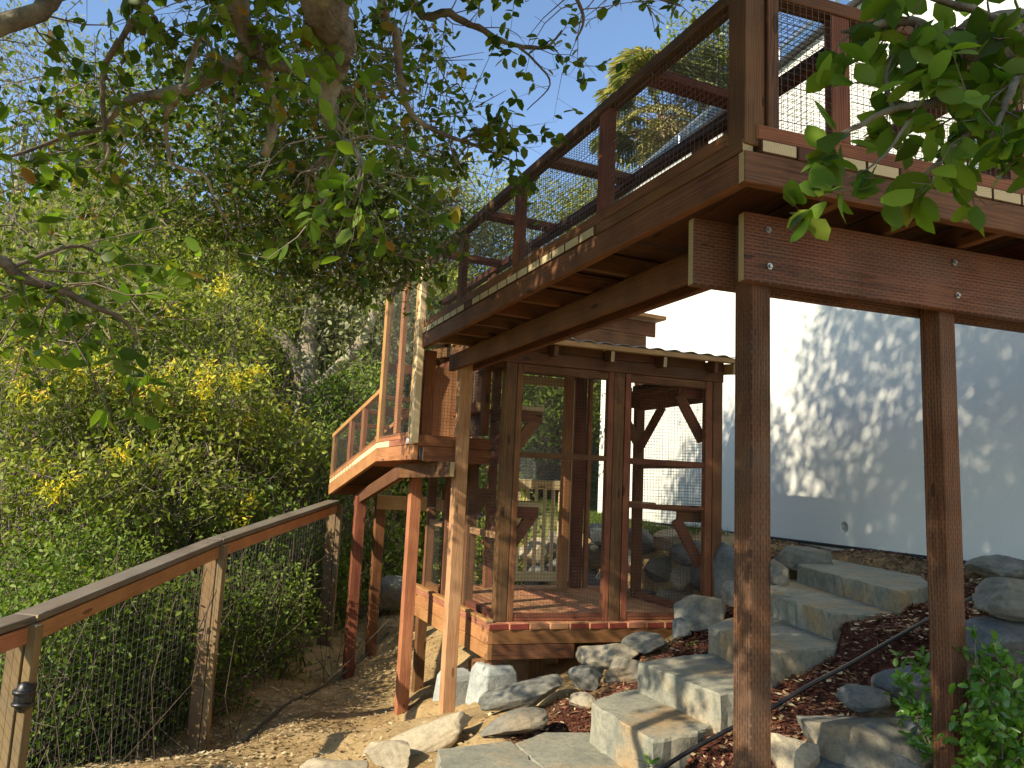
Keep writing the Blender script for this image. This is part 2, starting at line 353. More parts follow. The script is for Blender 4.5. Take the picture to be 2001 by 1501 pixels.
def leaves(name, pts, size, m, parent, seed=0, upbias=.5, aspect=.62, droop=.0, rnd=None, dirs=None, kind=True):
    """folded four-point leaves, one mesh"""
    rg = np.random.default_rng(seed); pts = np.asarray(pts, float); n = len(pts)
    s = rg.uniform(size[0], size[1], n)[:, None]
    d = unit(n, rg) if dirs is None else dirs+unit(n, rg)*.45
    d[:, 2] -= droop; d /= np.linalg.norm(d, axis=1, keepdims=True)
    nn = unit(n, rg); nn[:, 2] += upbias; nn -= np.array(ldir)*.75; sd_ = np.cross(d, nn); sd_ /= np.maximum(np.linalg.norm(sd_, axis=1, keepdims=True), 1e-6); nr = np.cross(sd_, d)
    asp = rg.uniform(aspect*.75, aspect*1.2, n)[:, None]
    v = np.zeros((n, 6, 3))
    v[:, 0] = pts; v[:, 1] = pts+d*s*.30+sd_*s*asp*.45+nr*s*.07; v[:, 2] = pts+d*s*.72+sd_*s*asp*.38+nr*s*.05
    v[:, 3] = pts+d*s*1.0-nr*s*.06; v[:, 4] = pts+d*s*.72-sd_*s*asp*.38+nr*s*.05; v[:, 5] = pts+d*s*.30-sd_*s*asp*.45+nr*s*.07
    b = np.arange(n)[:, None]*6
    f = np.concatenate([b+np.array([[0, 1, 2, 3]]), b+np.array([[0, 3, 4, 5]])])
    r = rg.uniform(0, 1, n) if rnd is None else np.clip(rnd, 0, 1)
    me = fastmesh(name, v.reshape(-1, 3), f, False, np.repeat(r, 6)); me.materials.append(M[m])
    o = link(name, me, None, parent, Vector((0, 0, 0)))
    return stuff(o) if kind else o

# ------------------------------------------------------------------ terrain
CP = np.array([
 (0, 0, -1.66), (-1.5, 0, -1.9), (1.5, .6, -1.5), (0, -3, -1.75), (3, 0, -1.35), (-3, -2, -2.2), (5, 2, -.9), (5.5, 5, -.45),
 (0, 1.6, -1.58), (.4, 2.6, -1.42), (-.35, 3.5, -1.50), (-.75, 3.9, -1.56), (-.9, 4.4, -1.62), (-.45, 4.6, -1.55), (.1, 3.9, -1.44), (.25, 4.4, -1.42), (.1, 5.0, -1.50),
 (-.42, 5.7, -1.80), (-.86, 6.1, -2.03), (-1.3, 5.0, -1.82), (-2.2, 5.7, -2.0), (-2.5, 3.3, -2.2), (-2.7, 1., -2.3), (-1.6, 3.3, -1.85), (-1.9, 8.1, -1.73), (-1.63, 7.7, -1.98), (-1.5, 8.0, -1.86),
 (-1.1, 6.9, -1.98), (-.3, 7.0, -1.85), (.3, 6.4, -1.75), (.5, 7.4, -1.65), (-.9, 9.0, -1.6), (-.2, 10.5, -1.1), (.95, 6.0, -1.5), (.7, 5.25, -1.38),
 (1.1, 5.1, -1.12), (1.5, 5.4, -.98), (1.75, 5.75, -.86), (2.12, 6.55, -.50), (1.85, 7.3, -.45), (1.2, 6.6, -1.5), (1.5, 6.3, -1.35), (1.05, 7.2, -1.5), (.8, 7.7, -1.5), (1.6, 7.9, -.45), (1.45, 6.8, -1.35), (2.3, 6.2, -.46), (2.2, 5.3, -.52), (2.6, 7.3, -.42), (3.3, 6.6, -.42), (3.5, 5.2, -.42), (2.4, 9, -.42), (1.6, 10.5, -.44), (1.0, 12, -.4), (3.2, 4.6, -.5),
 (1.35, 8.5, -.45), (1.0, 9.1, -.5), (.6, 8.3, -1.4), (.2, 8.9, -1.3), (.2, 12.5, -.2),
 (1.15, 3.75, -1.12), (1.45, 3.75, -.98), (1.75, 3.85, -.88), (2.2, 4.2, -.68), (2.6, 4.5, -.60), (2.3, 4.35, -.65), (1.25, 3.1, -1.08), (1.05, 2.75, -1.18), (1.7, 2.95, -1.12), (2.1, 2.9, -1.1), (2.6, 3.3, -.85), (1.6, 2.4, -1.3), (.85, 2.6, -1.22), (.75, 3.2, -1.30), (.6, 3.5, -1.36),
 (1.15, 4.55, -1.02), (.8, 4.6, -1.18), (1.5, 4.9, -.88), (.6, 4.85, -1.30),
 (-3.5, 6, -2.3), (-4, 3, -2.6), (-5, 8, -1.6), (-3.2, 9, -1.3), (-6, 5, -2.2), (-3.4, 12, .4), (-6, 13, 1.4), (-9, 9, .6), (-10, 14, 3.0), (-5, 17, 3.6), (0, 18, 1.5), (3, 20, 2.0), (-1, 23, 5.0), (-12, 24, 8), (-4, 30, 9), (6, 30, 6), (14, 20, 1), (10, 10, -.4), (14, 2, -.6), (-14, 4, 1.), (-8, -4, -2.4), (8, -6, -1.4), (0, -14, -2.), (-18, 34, 13), (20, 40, 10), (-20, 10, 6), (22, -10, -1), (-22, -12, -1)], float)
# soil banked up round the stones that lie on it: view point, distance, half the stone's height
_bank = [(1147, 1328, 4.85, .06), (1222, 1308, 4.75, .06), (1262, 1257, 5.05, .04), (1372, 1198, 4.95, .07), (1330, 1226, 4.9, .04), (1430, 1165, 5.3, .06), (1522, 1122, 5.05, .05), (1560, 1092, 6.15, .06), (1022, 1358, 4.6, .05), (998, 1416, 4.1, .03), (1140, 1370, 4.35, .02), (762, 1476, 4.0, .04), (645, 1512, 3.7, .04), (850, 1436, 4.3, .04), (1780, 1345, 3.25, .05), (1668, 1448, 2.98, .07), (1548, 1478, 2.85, .06), (1798, 1440, 3.05, .05), (1975, 1258, 3.55, .07), (1420, 1125, 6.0, .20), (1185, 1281, 5.05, .14)]
_bk = []
for _x, _y, _D, _h in _bank: _p = at(_x, _y, _D); _bk.append((_p[0], _p[1], _p[2]-_h))
CP = np.vstack([CP, np.array(_bk), [(*PC(.02, .02, 0)[:2], -1.50), (*PC(-.02, .66, 0)[:2], -1.68)]])
STEPS = [  # outline seen on the level top, height of the top, thickness, name, label
 ([(856, 1462), (998, 1447), (1120, 1550), (1120, 1600), (862, 1600)], -1.30, .2, 'paving_slab', 'blue grey paving slab at the foot of the stone steps, beside the mulch'),
 ([(1006, 1450), (1064, 1430), (1150, 1430), (1240, 1500), (1260, 1600), (1160, 1600)], -1.30, .2, 'paving_slab', 'grey paving slab butting against the lowest stone step'),
 ([(1151, 1371), (1276, 1448), (1364, 1435), (1420, 1400), (1320, 1335), (1215, 1350)], -1.10, .26, 'stone_step', 'lowest thick stone step with rusty streaked front face'),
 ([(1249, 1294), (1290, 1310), (1404, 1356), (1470, 1350), (1475, 1315), (1400, 1275), (1307, 1284)], -.94, .28, 'stone_step', 'second stone step up with streaky green grey front'),
 ([(1385, 1223), (1497, 1273), (1632, 1265), (1650, 1235), (1530, 1195), (1420, 1208)], -.79, .28, 'stone_step', 'third stone step up, partly behind the near timber post'),
 ([(1478, 1151), (1627, 1199), (1747, 1198), (1775, 1176), (1640, 1135), (1510, 1128)], -.64, .28, 'stone_step', 'fourth stone step up with a rust stain on its front'),
 ([(1558, 1104), (1758, 1156), (1822, 1144), (1800, 1126), (1610, 1090)], -.51, .28, 'stone_step', 'top blue grey stone step below the house wall')]
def _plan(px, z):
    p = np.array([hz(x, y, z)[:2] for x, y in px]); c = p.mean(0); return c+(p-c)*1.05
BEDS = [(_plan(s[0], s[1]), s[1]-.06) for s in STEPS]
def carve(x, y, z):      # the ground is cut away under each stone
    for P, top in BEDS:
        ins = np.zeros(x.shape, bool); n = len(P)
        for i in range(n):
            (x0, y0), (x1, y1) = P[i], P[(i+1) % n]
            ins ^= ((y0 > y) != (y1 > y)) & (x < (x1-x0)*(y-y0)/(y1-y0+1e-12)+x0)
        z = np.where(ins, np.minimum(z, top), z)
    return z
def gz(x, y):
    x = np.asarray(x, float); y = np.asarray(y, float); sh = x.shape
    d2 = (x.ravel()[:, None]-CP[None, :, 0])**2+(y.ravel()[:, None]-CP[None, :, 1])**2
    w = 1/(d2+.012)**1.9
    return carve(x, y, ((w*CP[None, :, 2]).sum(1)/w.sum(1)).reshape(sh))
def vnoise(x, y, seed, s):
    r = np.random.default_rng(seed); t = np.zeros_like(x)
    for k in range(10):
        a = r.uniform(0, 2*pi); fr = s*r.uniform(.6, 1.7); t += np.sin((x*cos(a)+y*sin(a))*fr+r.uniform(0, 6.28))
    return t/10
AXIS = np.array([(.2, 3.55), (.72, 3.75), (1.0, 4.05), (1.35, 4.35), (1.75, 4.55), (2.25, 4.9)])
def mulch(x, y):
    d = np.full(x.shape, 9.)
    for a, b in zip(AXIS[:-1], AXIS[1:]):
        e = b-a; t = np.clip(((x-a[0])*e[0]+(y-a[1])*e[1])/(e@e), 0, 1); d = np.minimum(d, np.hypot(x-a[0]-t*e[0], y-a[1]-t*e[1]))
    d = d+.13*vnoise(x, y, 3, 5.)
    m = np.clip((1.05-d)/.25, 0, 1); m *= np.clip((x-.02+.25*(y-3.6)*0)/.15, 0, 1)
    return np.maximum(m, .42*np.clip((x-1.9)/.3, 0, 1)*np.clip((8.5-y)/.8, 0, 1)*np.clip((y-2.2)/.4, 0, 1))
def grids(lo, hi, a, b, fine, coarse):
    g = [a]
    while g[-1] < b: g.append(g[-1]+fine)
    s = coarse; x = a; L_ = []
    while x > lo: x -= s; s *= 1.22; L_.append(x)
    s = coarse; x = g[-1]
    while x < hi: x += s; s *= 1.22; g.append(x)
    return np.array(L_[::-1]+g)
gx = grids(-400, 400, -3.2, 4.2, .045, .12); gy = grids(-300, 600, 1.5, 9.2, .045, .12)
X, Y = np.meshgrid(gx, gy); Zg = np.concatenate([gz(X[i:i+20], Y[i:i+20]) for i in range(0, len(gy), 20)])
def rough(x, y): return .018*vnoise(x, y, 11, 7.)+.012*vnoise(x, y, 12, 19.)+.007*vnoise(x, y, 13, 47.)
Zg = Zg+rough(X, Y)
def ground(x, y):
    xx = np.atleast_1d(np.asarray(x, float)); yy = np.atleast_1d(np.asarray(y, float)); r = gz(xx, yy)+rough(xx, yy)
    return float(r[0]) if np.isscalar(x) or np.ndim(x) == 0 else r
ny, nx = X.shape; ii = (np.arange(ny-1)[:, None]*nx+np.arange(nx-1)[None, :]).ravel()
me = fastmesh('ground', np.stack([X.ravel(), Y.ravel(), Zg.ravel()], 1), np.stack([ii, ii+1, ii+nx+1, ii+nx], 1), True)
for nm, val in (('mulch', mulch(X, Y)), ('green', np.clip((X*0+1)*((Y > 9.5)*(X > -.3))+((X < -2.4)*1.)+(Y > 13), 0, 1))):
    a_ = me.attributes.new(nm, 'FLOAT', 'POINT'); a_.data.foreach_set('value', val.ravel().astype(np.float32))
gm, n_, p_ = mat('hillside_soil'); L_ = n_.links.new
tc_ = nd(n_, 'ShaderNodeTexCoord')
na = nd(n_, 'ShaderNodeTexNoise', i_Scale=2.5, i_Detail=8., i_Roughness=.65); nb = nd(n_, 'ShaderNodeTexNoise', i_Scale=45., i_Detail=8., i_Roughness=.7); nc = nd(n_, 'ShaderNodeTexNoise', i_Scale=9., i_Detail=5.)
for q in (na, nb, nc): L_(tc_.outputs['Object'], q.inputs[0])
dirt = ramp(n_, math_(n_, 'ADD', math_(n_, 'MULTIPLY', na.outputs[0], .55), math_(n_, 'MULTIPLY', nb.outputs[0], .45)), [(.32, (.15, .098, .042)), (.5, (.36, .25, .115)), (.68, (.52, .39, .20))])
mul = ramp(n_, nb.outputs[0], [(.35, (.030, .013, .009)), (.65, (.12, .045, .027))])
grn = ramp(n_, nc.outputs[0], [(.35, (.05, .07, .018)), (.65, (.16, .15, .055))])
am = nd(n_, 'ShaderNodeAttribute', attribute_name='mulch'); ag = nd(n_, 'ShaderNodeAttribute', attribute_name='green')
c_ = mixc(n_, am.outputs['Fac'], dirt, mul); c_ = mixc(n_, ag.outputs['Fac'], c_, grn)
L_(c_, p_.inputs['Base Color']); p_.inputs['Roughness'].default_value = .95; p_.inputs['Specular IOR Level'].default_value = .1
bp_ = nd(n_, 'ShaderNodeBump', i_Strength=.7, i_Distance=.02); L_(nb.outputs[0], bp_.inputs['Height']); L_(bp_.outputs[0], p_.inputs['Normal'])
me.materials.append(gm); struct(link('ground', me))

# ------------------------------------------------------------------ house
WA = np.array([2.631, 9.154, 0]); WD = np.array([-.292, .956, 0]); WD /= np.linalg.norm(WD); WN = np.array([WD[1], -WD[0], 0])
def PW(d, n, z): p = WA+d*WD+n*WN; p[2] = z; return p
house = thing('house', 'white stucco house wall rising behind the stone steps', 'house', PW(-2, 2.5, -.45))
def prism(name, poly, z0, z1, m, parent=None, jitter=0, seed=0, bev=0):
    """upright prism over a plan polygon, origin at its middle"""
    rg = np.random.default_rng(seed); poly = np.array(poly)[:, :2]; c = poly.mean(0); n = len(poly)
    ar = sum(poly[i][0]*poly[(i+1) % n][1]-poly[(i+1) % n][0]*poly[i][1] for i in range(n))
    if ar < 0: poly = poly[::-1]
    v = [(*(p-c), 0) for p in poly]+[(*(p-c), z1-z0) for p in poly]
    f = [tuple(range(n))[::-1], tuple(range(n, 2*n))]+[(i, (i+1) % n, n+(i+1) % n, n+i) for i in range(n)]
    me = newmesh(name, v, f); me.materials.append(M[m]); return link(name, me, None, parent, Vector((*c, z0)))
# wall as a shell with a round vent opening
wl0, wl1, wz0, wz1 = -9.5, 3.72, -1.0, 4.98
vc = np.array([(-2.06), -.24]); vr = .052
def wallmesh():
    v = []; f = []; N = 24
    def P(d, n, z): v.append(tuple(PW(d, n, z))); return len(v)-1
    o = [(wl0, wz0), (wl1, wz0), (wl1, wz1), (wl0, wz1)]
    ring = [(vc[0]+vr*cos(2*pi*k/N), vc[1]+vr*sin(2*pi*k/N)) for k in range(N)]
    oi = [P(d, 0, z) for d, z in o]; ri = [P(d, 0, z) for d, z in ring]
    sq = .2; si = [P(vc[0]+a*sq, 0, vc[1]+b*sq) for a, b in ((-1, -1), (1, -1), (1, 1), (-1, 1))]
    for k in range(4): f.append((oi[k], oi[(k+1) % 4], si[(k+1) % 4], si[k]))
    for k in range(4):   # quarter fans
        c0 = (k*6+15) % N
        for j in range(6): f.append((si[k], ri[(c0+j+1) % N], ri[(c0+j) % N]))
        f.append((si[k], si[(k+1) % 4], ri[(c0+6) % N]))
    bi = [P(d, .12, z) for d, z in ring]
    for k in range(N): f.append((ri[k], ri[(k+1) % N], bi[(k+1) % N], bi[k]))
    bo = [P(d, 5., z) for d, z in o]
    for k in range(4): f.append((oi[k], bo[k], bo[(k+1) % 4], oi[(k+1) % 4]))
    f.append(tuple(bo))
    me = newmesh('wall', v, f); me.materials.append(M['stucco']); return me
link('wall', wallmesh(), None, house, Vector((0, 0, 0)))
board('vent_pipe', PW(vc[0], .10, vc[1]), PW(vc[0], .16, vc[1]), .13, .13, 'black', house)
board('base_trim', PW(wl0, -.012, -.425), PW(wl1, -.012, -.425), .022, .03, 'trim', house, bev=.002)
board('coping', PW(wl0, 0, 5.0), PW(wl1, 0, 5.0), .16, .04, 'trim', house)
gl = bpy.data.materials.new('railing_glass'); gl.use_nodes = True; g_n = gl.node_tree
gt = nd(g_n, 'ShaderNodeBsdfTransparent'); gt.inputs[0].default_value = (.82, .88, .86, 1); gg = nd(g_n, 'ShaderNodeBsdfGlossy'); gg.inputs['Roughness'].default_value = .05
gx_ = nd(g_n, 'ShaderNodeMixShader'); gx_.inputs[0].default_value = .14; g_n.links.new(gt.outputs[0], gx_.inputs[1]); g_n.links.new(gg.outputs[0], gx_.inputs[2]); g_n.links.new(gx_.outputs[0], g_n.nodes['Material Output'].inputs[0])
M['glass'] = gl
rl = thing('deck_railing', 'low glass railing with grey metal rail on top of the white house wall', 'railing', PW(-3, .05, 5.02))
ds = np.linspace(-9.2, 3.6, 12)
board('top_rail', PW(-9.2, .05, 5.28), PW(3.6, .05, 5.28), .04, .03, 'metal', rl)
for i, d in enumerate(ds):
    post('railing_post', PW(d, .05, 0), 5.02, 5.265, .03, 'metal', rl, ax=WD)
    if i: board('glass_pane', PW(ds[i-1]+.02, .05, 5.145), PW(d-.02, .05, 5.145), .008, .23, 'glass', rl)

# ------------------------------------------------------------------ raised cat walkway with a turn
wk = thing('cat_walkway', 'raised brown wooden cat tunnel with wire mesh sides turning a corner overhead', 'cat walkway', PA(0, .3, 1.0))
LA = 3.63; TW = .60; BW = .93; BL = 2.7
ZF0, ZF1, ZD1, ZP1, ZR0, ZR1 = 1.013, 1.118, 1.168, 1.222, 1.69, 1.738
board('rim_joist', PA(.0, .020, (ZF0+ZF1)/2), PA(LA, .020, (ZF0+ZF1)/2), .038, ZF1-ZF0, 'brown', wk)
board('rim_joist', PA(BW, TW-.02, (ZF0+ZF1)/2), PA(LA, TW-.02, (ZF0+ZF1)/2), .038, ZF1-ZF0, 'brown', wk)
board('rim_joist', PB(-.002, .02-.0, (ZF0+ZF1)/2)-NB*.003, PB(BL, .02, (ZF0+ZF1)/2)-NB*.003, .040, ZF1-ZF0+.003, 'brown', wk)
board('rim_joist', PB(.35, BW-.02, (ZF0+ZF1)/2), PB(BL, BW-.02, (ZF0+ZF1)/2), .038, ZF1-ZF0, 'brown', wk)
for a in np.arange(1.15, LA, .36): board('joist', PA(a, .042, 1.066), PA(a, TW-.042, 1.066), .038, .09, 'brown', wk)
for b in np.arange(.42, BL, .37): board('joist', PB(b, .045, 1.066), PB(b, BW-.042, 1.066), .038, .09, 'brown', wk)
# deck boards: across the tunnel
n = 19; a0 = BW+.04; stp = (LA-a0)/n
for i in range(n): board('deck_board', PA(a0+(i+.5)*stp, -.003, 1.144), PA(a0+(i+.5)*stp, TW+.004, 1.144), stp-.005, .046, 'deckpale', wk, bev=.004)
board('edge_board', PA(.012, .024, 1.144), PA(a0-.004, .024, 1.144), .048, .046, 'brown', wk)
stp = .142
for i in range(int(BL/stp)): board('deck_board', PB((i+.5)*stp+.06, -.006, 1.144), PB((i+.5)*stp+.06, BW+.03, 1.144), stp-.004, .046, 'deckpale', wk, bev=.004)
zp = (ZD1+ZP1)/2; hp = ZP1-ZD1-.002
board('sill', PA(.09, .022, zp), PA(LA, .022, zp), .04, hp, 'red', wk); board('sill', PA(BW, TW-.022, zp), PA(LA, TW-.022, zp), .04, hp, 'red', wk)
board('sill', PB(.052, .022, zp), PB(BL, .022, zp), .04, hp, 'red', wk); board('sill', PB(.52, BW-.022, zp), PB(BL, BW-.022, zp), .04, hp, 'red', wk)
zr = (ZR0+ZR1)/2; hr = ZR1-ZR0
board('top_rail', PA(.09, .030, zr), PA(LA+1.24, .030, zr), .062, hr, 'cedar' if 0 else 'brown', wk); board('top_rail', PA(.02, TW-.035, zr), PA(LA+1.24, TW-.035, zr), .062, hr, 'brown', wk)
board('top_rail', PB(.052, .030, zr+.001), PB(BL, .030, zr+.001), .062, hr, 'brown', wk); board('top_rail', PB(.52, BW-.035, zr), PB(BL, BW-.035, zr), .062, hr, 'brown', wk)
# corner post: two timbers
post('corner_post', PA(.047, .047, 0)+B*.0, ZD1-.02, 1.86, .085, 'brown', wk, ax=A)
post('corner_post', PB(.115, .034, 0), ZD1-.02+.04, 1.86, .060, 'brown', wk, ax=B, w2=.045)
for a in (.925, 1.86, 2.79): post('upright', PA(a, .025, 0), ZP1, ZR0, .040, 'red', wk, ax=A, w2=.088)
for a in (.98, 1.90, 2.84, 3.58): post('upright', PA(a, TW-.025, 0), ZP1, ZR0, .040, 'red', wk, ax=A, w2=.088)
for b in (.393, 1.20, 2.0, 2.65): post('upright', PB(b, .025, 0), ZP1, ZR0, .040, 'red', wk, ax=B, w2=.078)
for b in (.55, 1.25, 2.0, 2.65): post('upright', PB(b, BW-.025, 0), ZP1, ZR0, .040, 'red', wk, ax=B, w2=.078)
for a in (.63, 1.56, 2.47, 3.40): board('cross_bar', PA(a, .062, zr+.002), PA(a, TW-.067, zr+.002), .088, .040, 'red', wk)
for b in (1.25, 2.0): board('cross_bar', PB(b, .062, zr+.002), PB(b, BW-.067, zr+.002), .088, .040, 'red', wk)
for (s, e) in ((.09, .88), (.97, 1.815), (1.905, 2.745), (2.835, LA)):
    mesh_panel('wire_mesh', PA(s, .004, ZP1-.02), A, Z, e-s, ZR0-ZP1+.04, wk)
    mesh_panel('wire_mesh', PA(max(s, .3), TW-.004, ZP1-.02), A, Z, e-max(s, .3), ZR0-ZP1+.04, wk)
mesh_panel('wire_mesh', PA(.05, .02, ZR1+.004), A, NA, LA-.05, TW-.04, wk)
for (s, e) in ((.12, .35), (.435, 1.16), (1.24, 1.96), (2.04, 2.61)):
    mesh_panel('wire_mesh', PB(s, .004, ZP1-.02), B, Z, e-s, ZR0-ZP1+.04, wk)
    if e > .5: mesh_panel('wire_mesh', PB(max(s, .55), BW-.004, ZP1-.02), B, Z, e-max(s, .55), ZR0-ZP1+.04, wk)
mesh_panel('wire_mesh', PB(.05, .02, ZR1+.006), B, NB, BL-.05, BW-.04, wk)
# supporting frame
P1 = np.array([.84, 2.587, 0]); P1c = P1+.0445*A+.0445*B
def PP(b, a, z): p = P1+b*B+a*A; p[2] = z; return p
for nm, b, a0_, wd_ in (('beam', -.055, -.038, .038), ('beam', -.17, .089, .038)):
    board(nm, PP(b, a0_+.019, .885), PP(2.4, a0_+.019, .885), wd_, .254, 'incised', wk)
for b in (.0, .86, 1.95):
    p = PP(b+.0445, .0445, 0); g = ground(p[0], p[1]); post('post', p, g-.12, 1.005, .0885, 'incised', wk, ax=A)
def bolt(p, nrm, r=.013):
    p = np.array(p); nrm = np.array(nrm, float); v = []; f = []
    u = np.cross(nrm, Z); u /= np.linalg.norm(u); w = np.cross(nrm, u)
    for h, rr in ((0, r), (.006, r), (.006, r*.55), (.013, r*.5)):
        for k in range(6): v.append(p+nrm*h+(u*cos(k*pi/3)+w*sin(k*pi/3))*rr)
    for j in range(3):
        for k in range(6): f.append((j*6+k, j*6+(k+1) % 6, j*6+6+(k+1) % 6, j*6+6+k))
    f.append(tuple(18+k for k in range(6)))
    me = newmesh('bolt', v, f); me.materials.append(M['bolt']); return link('bolt', me, None, wk, Vector((0, 0, 0)))
for b, z in ((.045, .82), (.04, .955), (.91, .82), (.9, .95), (1.5, .88)): bolt(PP(b, -.038, z), -A)
ZB0 = .885
board('beam', PA(.36, .305, (ZB0+ZF0)/2), PA(3.76, .305, (ZB0+ZF0)/2), .038, ZF0-ZB0-.001, 'brown', wk)
board('beam', PA(.36, .435, (ZB0+ZF0)/2), PA(3.70, .435, (ZB0+ZF0)/2), .038, ZF0-ZB0-.001, 'brown', wk)
L1 = PA(3.60, .370, 0); post('post', L1, ground(L1[0], L1[1])-.15, ZF0-.01, .096, 'tan', wk, ax=A)

# ------------------------------------------------------------------ tower (drop shaft) at the end of the walkway
tw = thing('cat_tower', 'tall narrow orange wooden cat tower with wire mesh at the end of the tunnel', 'cat tower', PA(4.2, .3, .16))
T0, T1 = LA+.005, 4.84
board('rim_joist', PA(T0, .02, .223), PA(T1, .02, .223), .038, .115, 'cedar', tw); board('rim_joist', PA(T0, TW-.02, .223), PA(T1, TW-.02, .223), .038, .115, 'cedar', tw)
for i, (s, e, mm) in enumerate(((T0, T0+.22, 'cedar'), (T0+.22, T0+.75, 'deckred'), (T0+.75, T0+1.0, 'pale'), (T0+1.0, T1, 'pale'))):
    board('deck_board', PA(s+.002, .024, .308), PA(e-.002, .024, .308), .046, .05, mm, tw)
for o in np.arange(.12, TW, .142): board('deck_board', PA(T0, o, .308), PA(T1, o, .308), .138, .045, 'deckred', tw)
board('sill', PA(T0+.1, .022, .36), PA(T1, .022, .36), .04, .05, 'cedar', tw); board('sill', PA(T0+.1, TW-.022, .36), PA(T1, TW-.022, .36), .04, .05, 'cedar', tw)
post('corner_post', PA(T0+.030, -.006, 0), .335, ZR0, .055, 'tan', tw, ax=A, w2=.06)
post('corner_post', PA(T0-.030, -.006, 0), .29, ZR0+.005, .052, 'pale', tw, ax=A, w2=.055)
post('corner_post', PA(T0+.03, .1, 0), .335, ZF0, .09, 'red', tw, ax=A, w2=.05)
post('upright', PA(4.22, .02, 0), .385, ZR0, .04, 'cedar', tw, ax=A, w2=.085)
post('corner_post', PA(T1-.045, .02, 0), .335, ZR0, .05, 'cedar', tw, ax=A, w2=.088)
for a in (T0+.03, 4.22, T1-.045): post('upright', PA(a, TW-.02, 0), .385, ZR0, .04, 'red', tw, ax=A, w2=.085)
for z in (.62, 1.05): board('cross_bar', PA(T0+.1, TW-.05, z), PA(T1-.08, TW-.05, z), .04, .085, 'red', tw)
board('cross_bar', PA(T1-.045, .05, 1.02), PA(T1-.045, TW-.05, 1.02), .04, .085, 'red', tw); board('cross_bar', PA(T1-.045, .05, .62), PA(T1-.045, TW-.05, .62), .04, .085, 'red', tw)
mesh_panel('wire_mesh', PA(T0+.1, .0, .37), A, Z, T1-T0-.15, ZR0-.36, tw); mesh_panel('wire_mesh', PA(T0+.1, TW-.002, .37), A, Z, T1-T0-.15, ZR0-.36, tw)
mesh_panel('wire_mesh', PA(T0+.012, .16, .37), NA, Z, TW-.18, ZF0-.38, tw)
# front side of the platform, facing the path
board('rim_joist', PA(T0-.021, .07, .215), PA(T0-.021, TW+.02, .215), .038, .11, 'red', tw); board('rim_joist', PA(T0-.021, .02, .315), PA(T0-.021, TW+.02, .315), .038, .085, 'red', tw)
board('joist_hanger', PA(T0-.012, .045, .215), PA(T0-.012, .068, .215), .02, .10, 'trim', tw)
board('panel_tag', PA(T0+.13, -.0035, .313), PA(T0+.185, -.0035, .313), .004, .04, 'white', tw, bev=.0005)
def slab_panel(name, pts, th, nrm, m, parent):
    pts = [np.array(p) for p in pts]; n = len(pts); nrm = np.array(nrm)*th
    c = sum(pts)/n; v = [p-c for p in pts]+[p-c+nrm for p in pts]; f = [tuple(range(n))[::-1], tuple(range(n, 2*n))]+[(i, (i+1) % n, n+(i+1) % n, n+i) for i in range(n)]
    me = newmesh(name, v, f); me.materials.append(M[m]); return link(name, me, None, parent, Vector(c))
slab_panel('plywood_ramp', [PA(4.3, .13, .36), PA(4.3, TW-.05, .36), PA(4.3, TW-.05, 1.0), PA(4.3, .33, 1.0)], .018, A, 'deckred', tw)
board('ramp_edge', PA(4.27, .12, .36), PA(4.27, .33, 1.0), .03, .04, 'cedar', tw)
# beams and posts below the tower and ramp
E2 = np.array([-1.95, 8.202, -.183]); K0 = PA(4.84, 0, .165)
L2 = at(797, 1180, 6.35); L2[2] = 0
board('beam', PA(3.42, .245, .105), PA(4.30, .105, .085), .04, .115, 'brown', tw)
post('post', L2, ground(L2[0], L2[1])-.15, .045, .096, 'cedar', tw, ax=A)
PS = at(692, 1150, 7.55); PS[2] = 0; post('post', PS, ground(PS[0], PS[1])-.15, -.17, .10, 'red', tw, ax=A)
PT = at(733, 1140, 8.0); PT[2] = 0; post('post', PT, ground(PT[0], PT[1])-.15, -.16, .10, 'red', tw, ax=A)
board('beam', PA(4.30, .105, .085), np.array([PS[0], PS[1], -.215])+A*.25+np.array([0, 0, -.01]), .04, .115, 'brown', tw)
bx_ = PT+np.array([0, 0, -.235]); board('beam', bx_-B*.06-A*.07, bx_+B*.95-A*.07, .04, .15, 'tan', tw)

# ------------------------------------------------------------------ sloping tunnel leaving the tower
rp = thing('cat_ramp_tunnel', 'lower cat tunnel sloping down from the tower to the fence', 'cat tunnel', (E2+K0)/2)
rd = E2-K0; RL = np.linalg.norm(rd); rd /= RL; rh = np.array([rd[0], rd[1], 0]); rh /= np.linalg.norm(rh); rn = np.array([rh[1], -rh[0], 0])
def PR(s, o, z): return K0+rd*s+rn*o+Z*z
RW = .5
for o in (.02, RW):
    board('rim_joist', PR(0.0, o, .057), PR(RL, o, .057), .038, .115, 'cedar', rp); board('sill', PR(.0, o+.002, .193), PR(RL, o+.002, .193), .04, .05, 'cedar', rp)
    board('top_rail', PR(-.02, o+.004, .645), PR(RL, o+.004, .645), .055, .045, 'cedar', rp)
    for s in (.52, .98, RL-.045):
        q = PR(s, o+.003, 0); board('upright', q+Z*.2, q+Z*.63, .04, .085, 'cedar', rp, up=rh)
board('deck_board', PR(.0, .024, .141), PR(RL*.42, .024, .141), .046, .05, 'pale', rp)
nb_ = 9
for i in range(nb_):
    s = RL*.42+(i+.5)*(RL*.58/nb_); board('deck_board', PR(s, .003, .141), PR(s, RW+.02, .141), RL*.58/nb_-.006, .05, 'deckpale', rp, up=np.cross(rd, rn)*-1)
board('deck_board', PR(.0, .28, .141), PR(RL*.42, .28, .141), .44, .045, 'deckred', rp)
for s in (.2, .7, 1.2): board('cross_bar', PR(s, .05, .645), PR(s, RW-.03, .645), .085, .04, 'red', rp)
board('end_board', PR(RL-.02, .045, .06), PR(RL-.02, RW-.025, .06), .038, .11, 'red', rp)
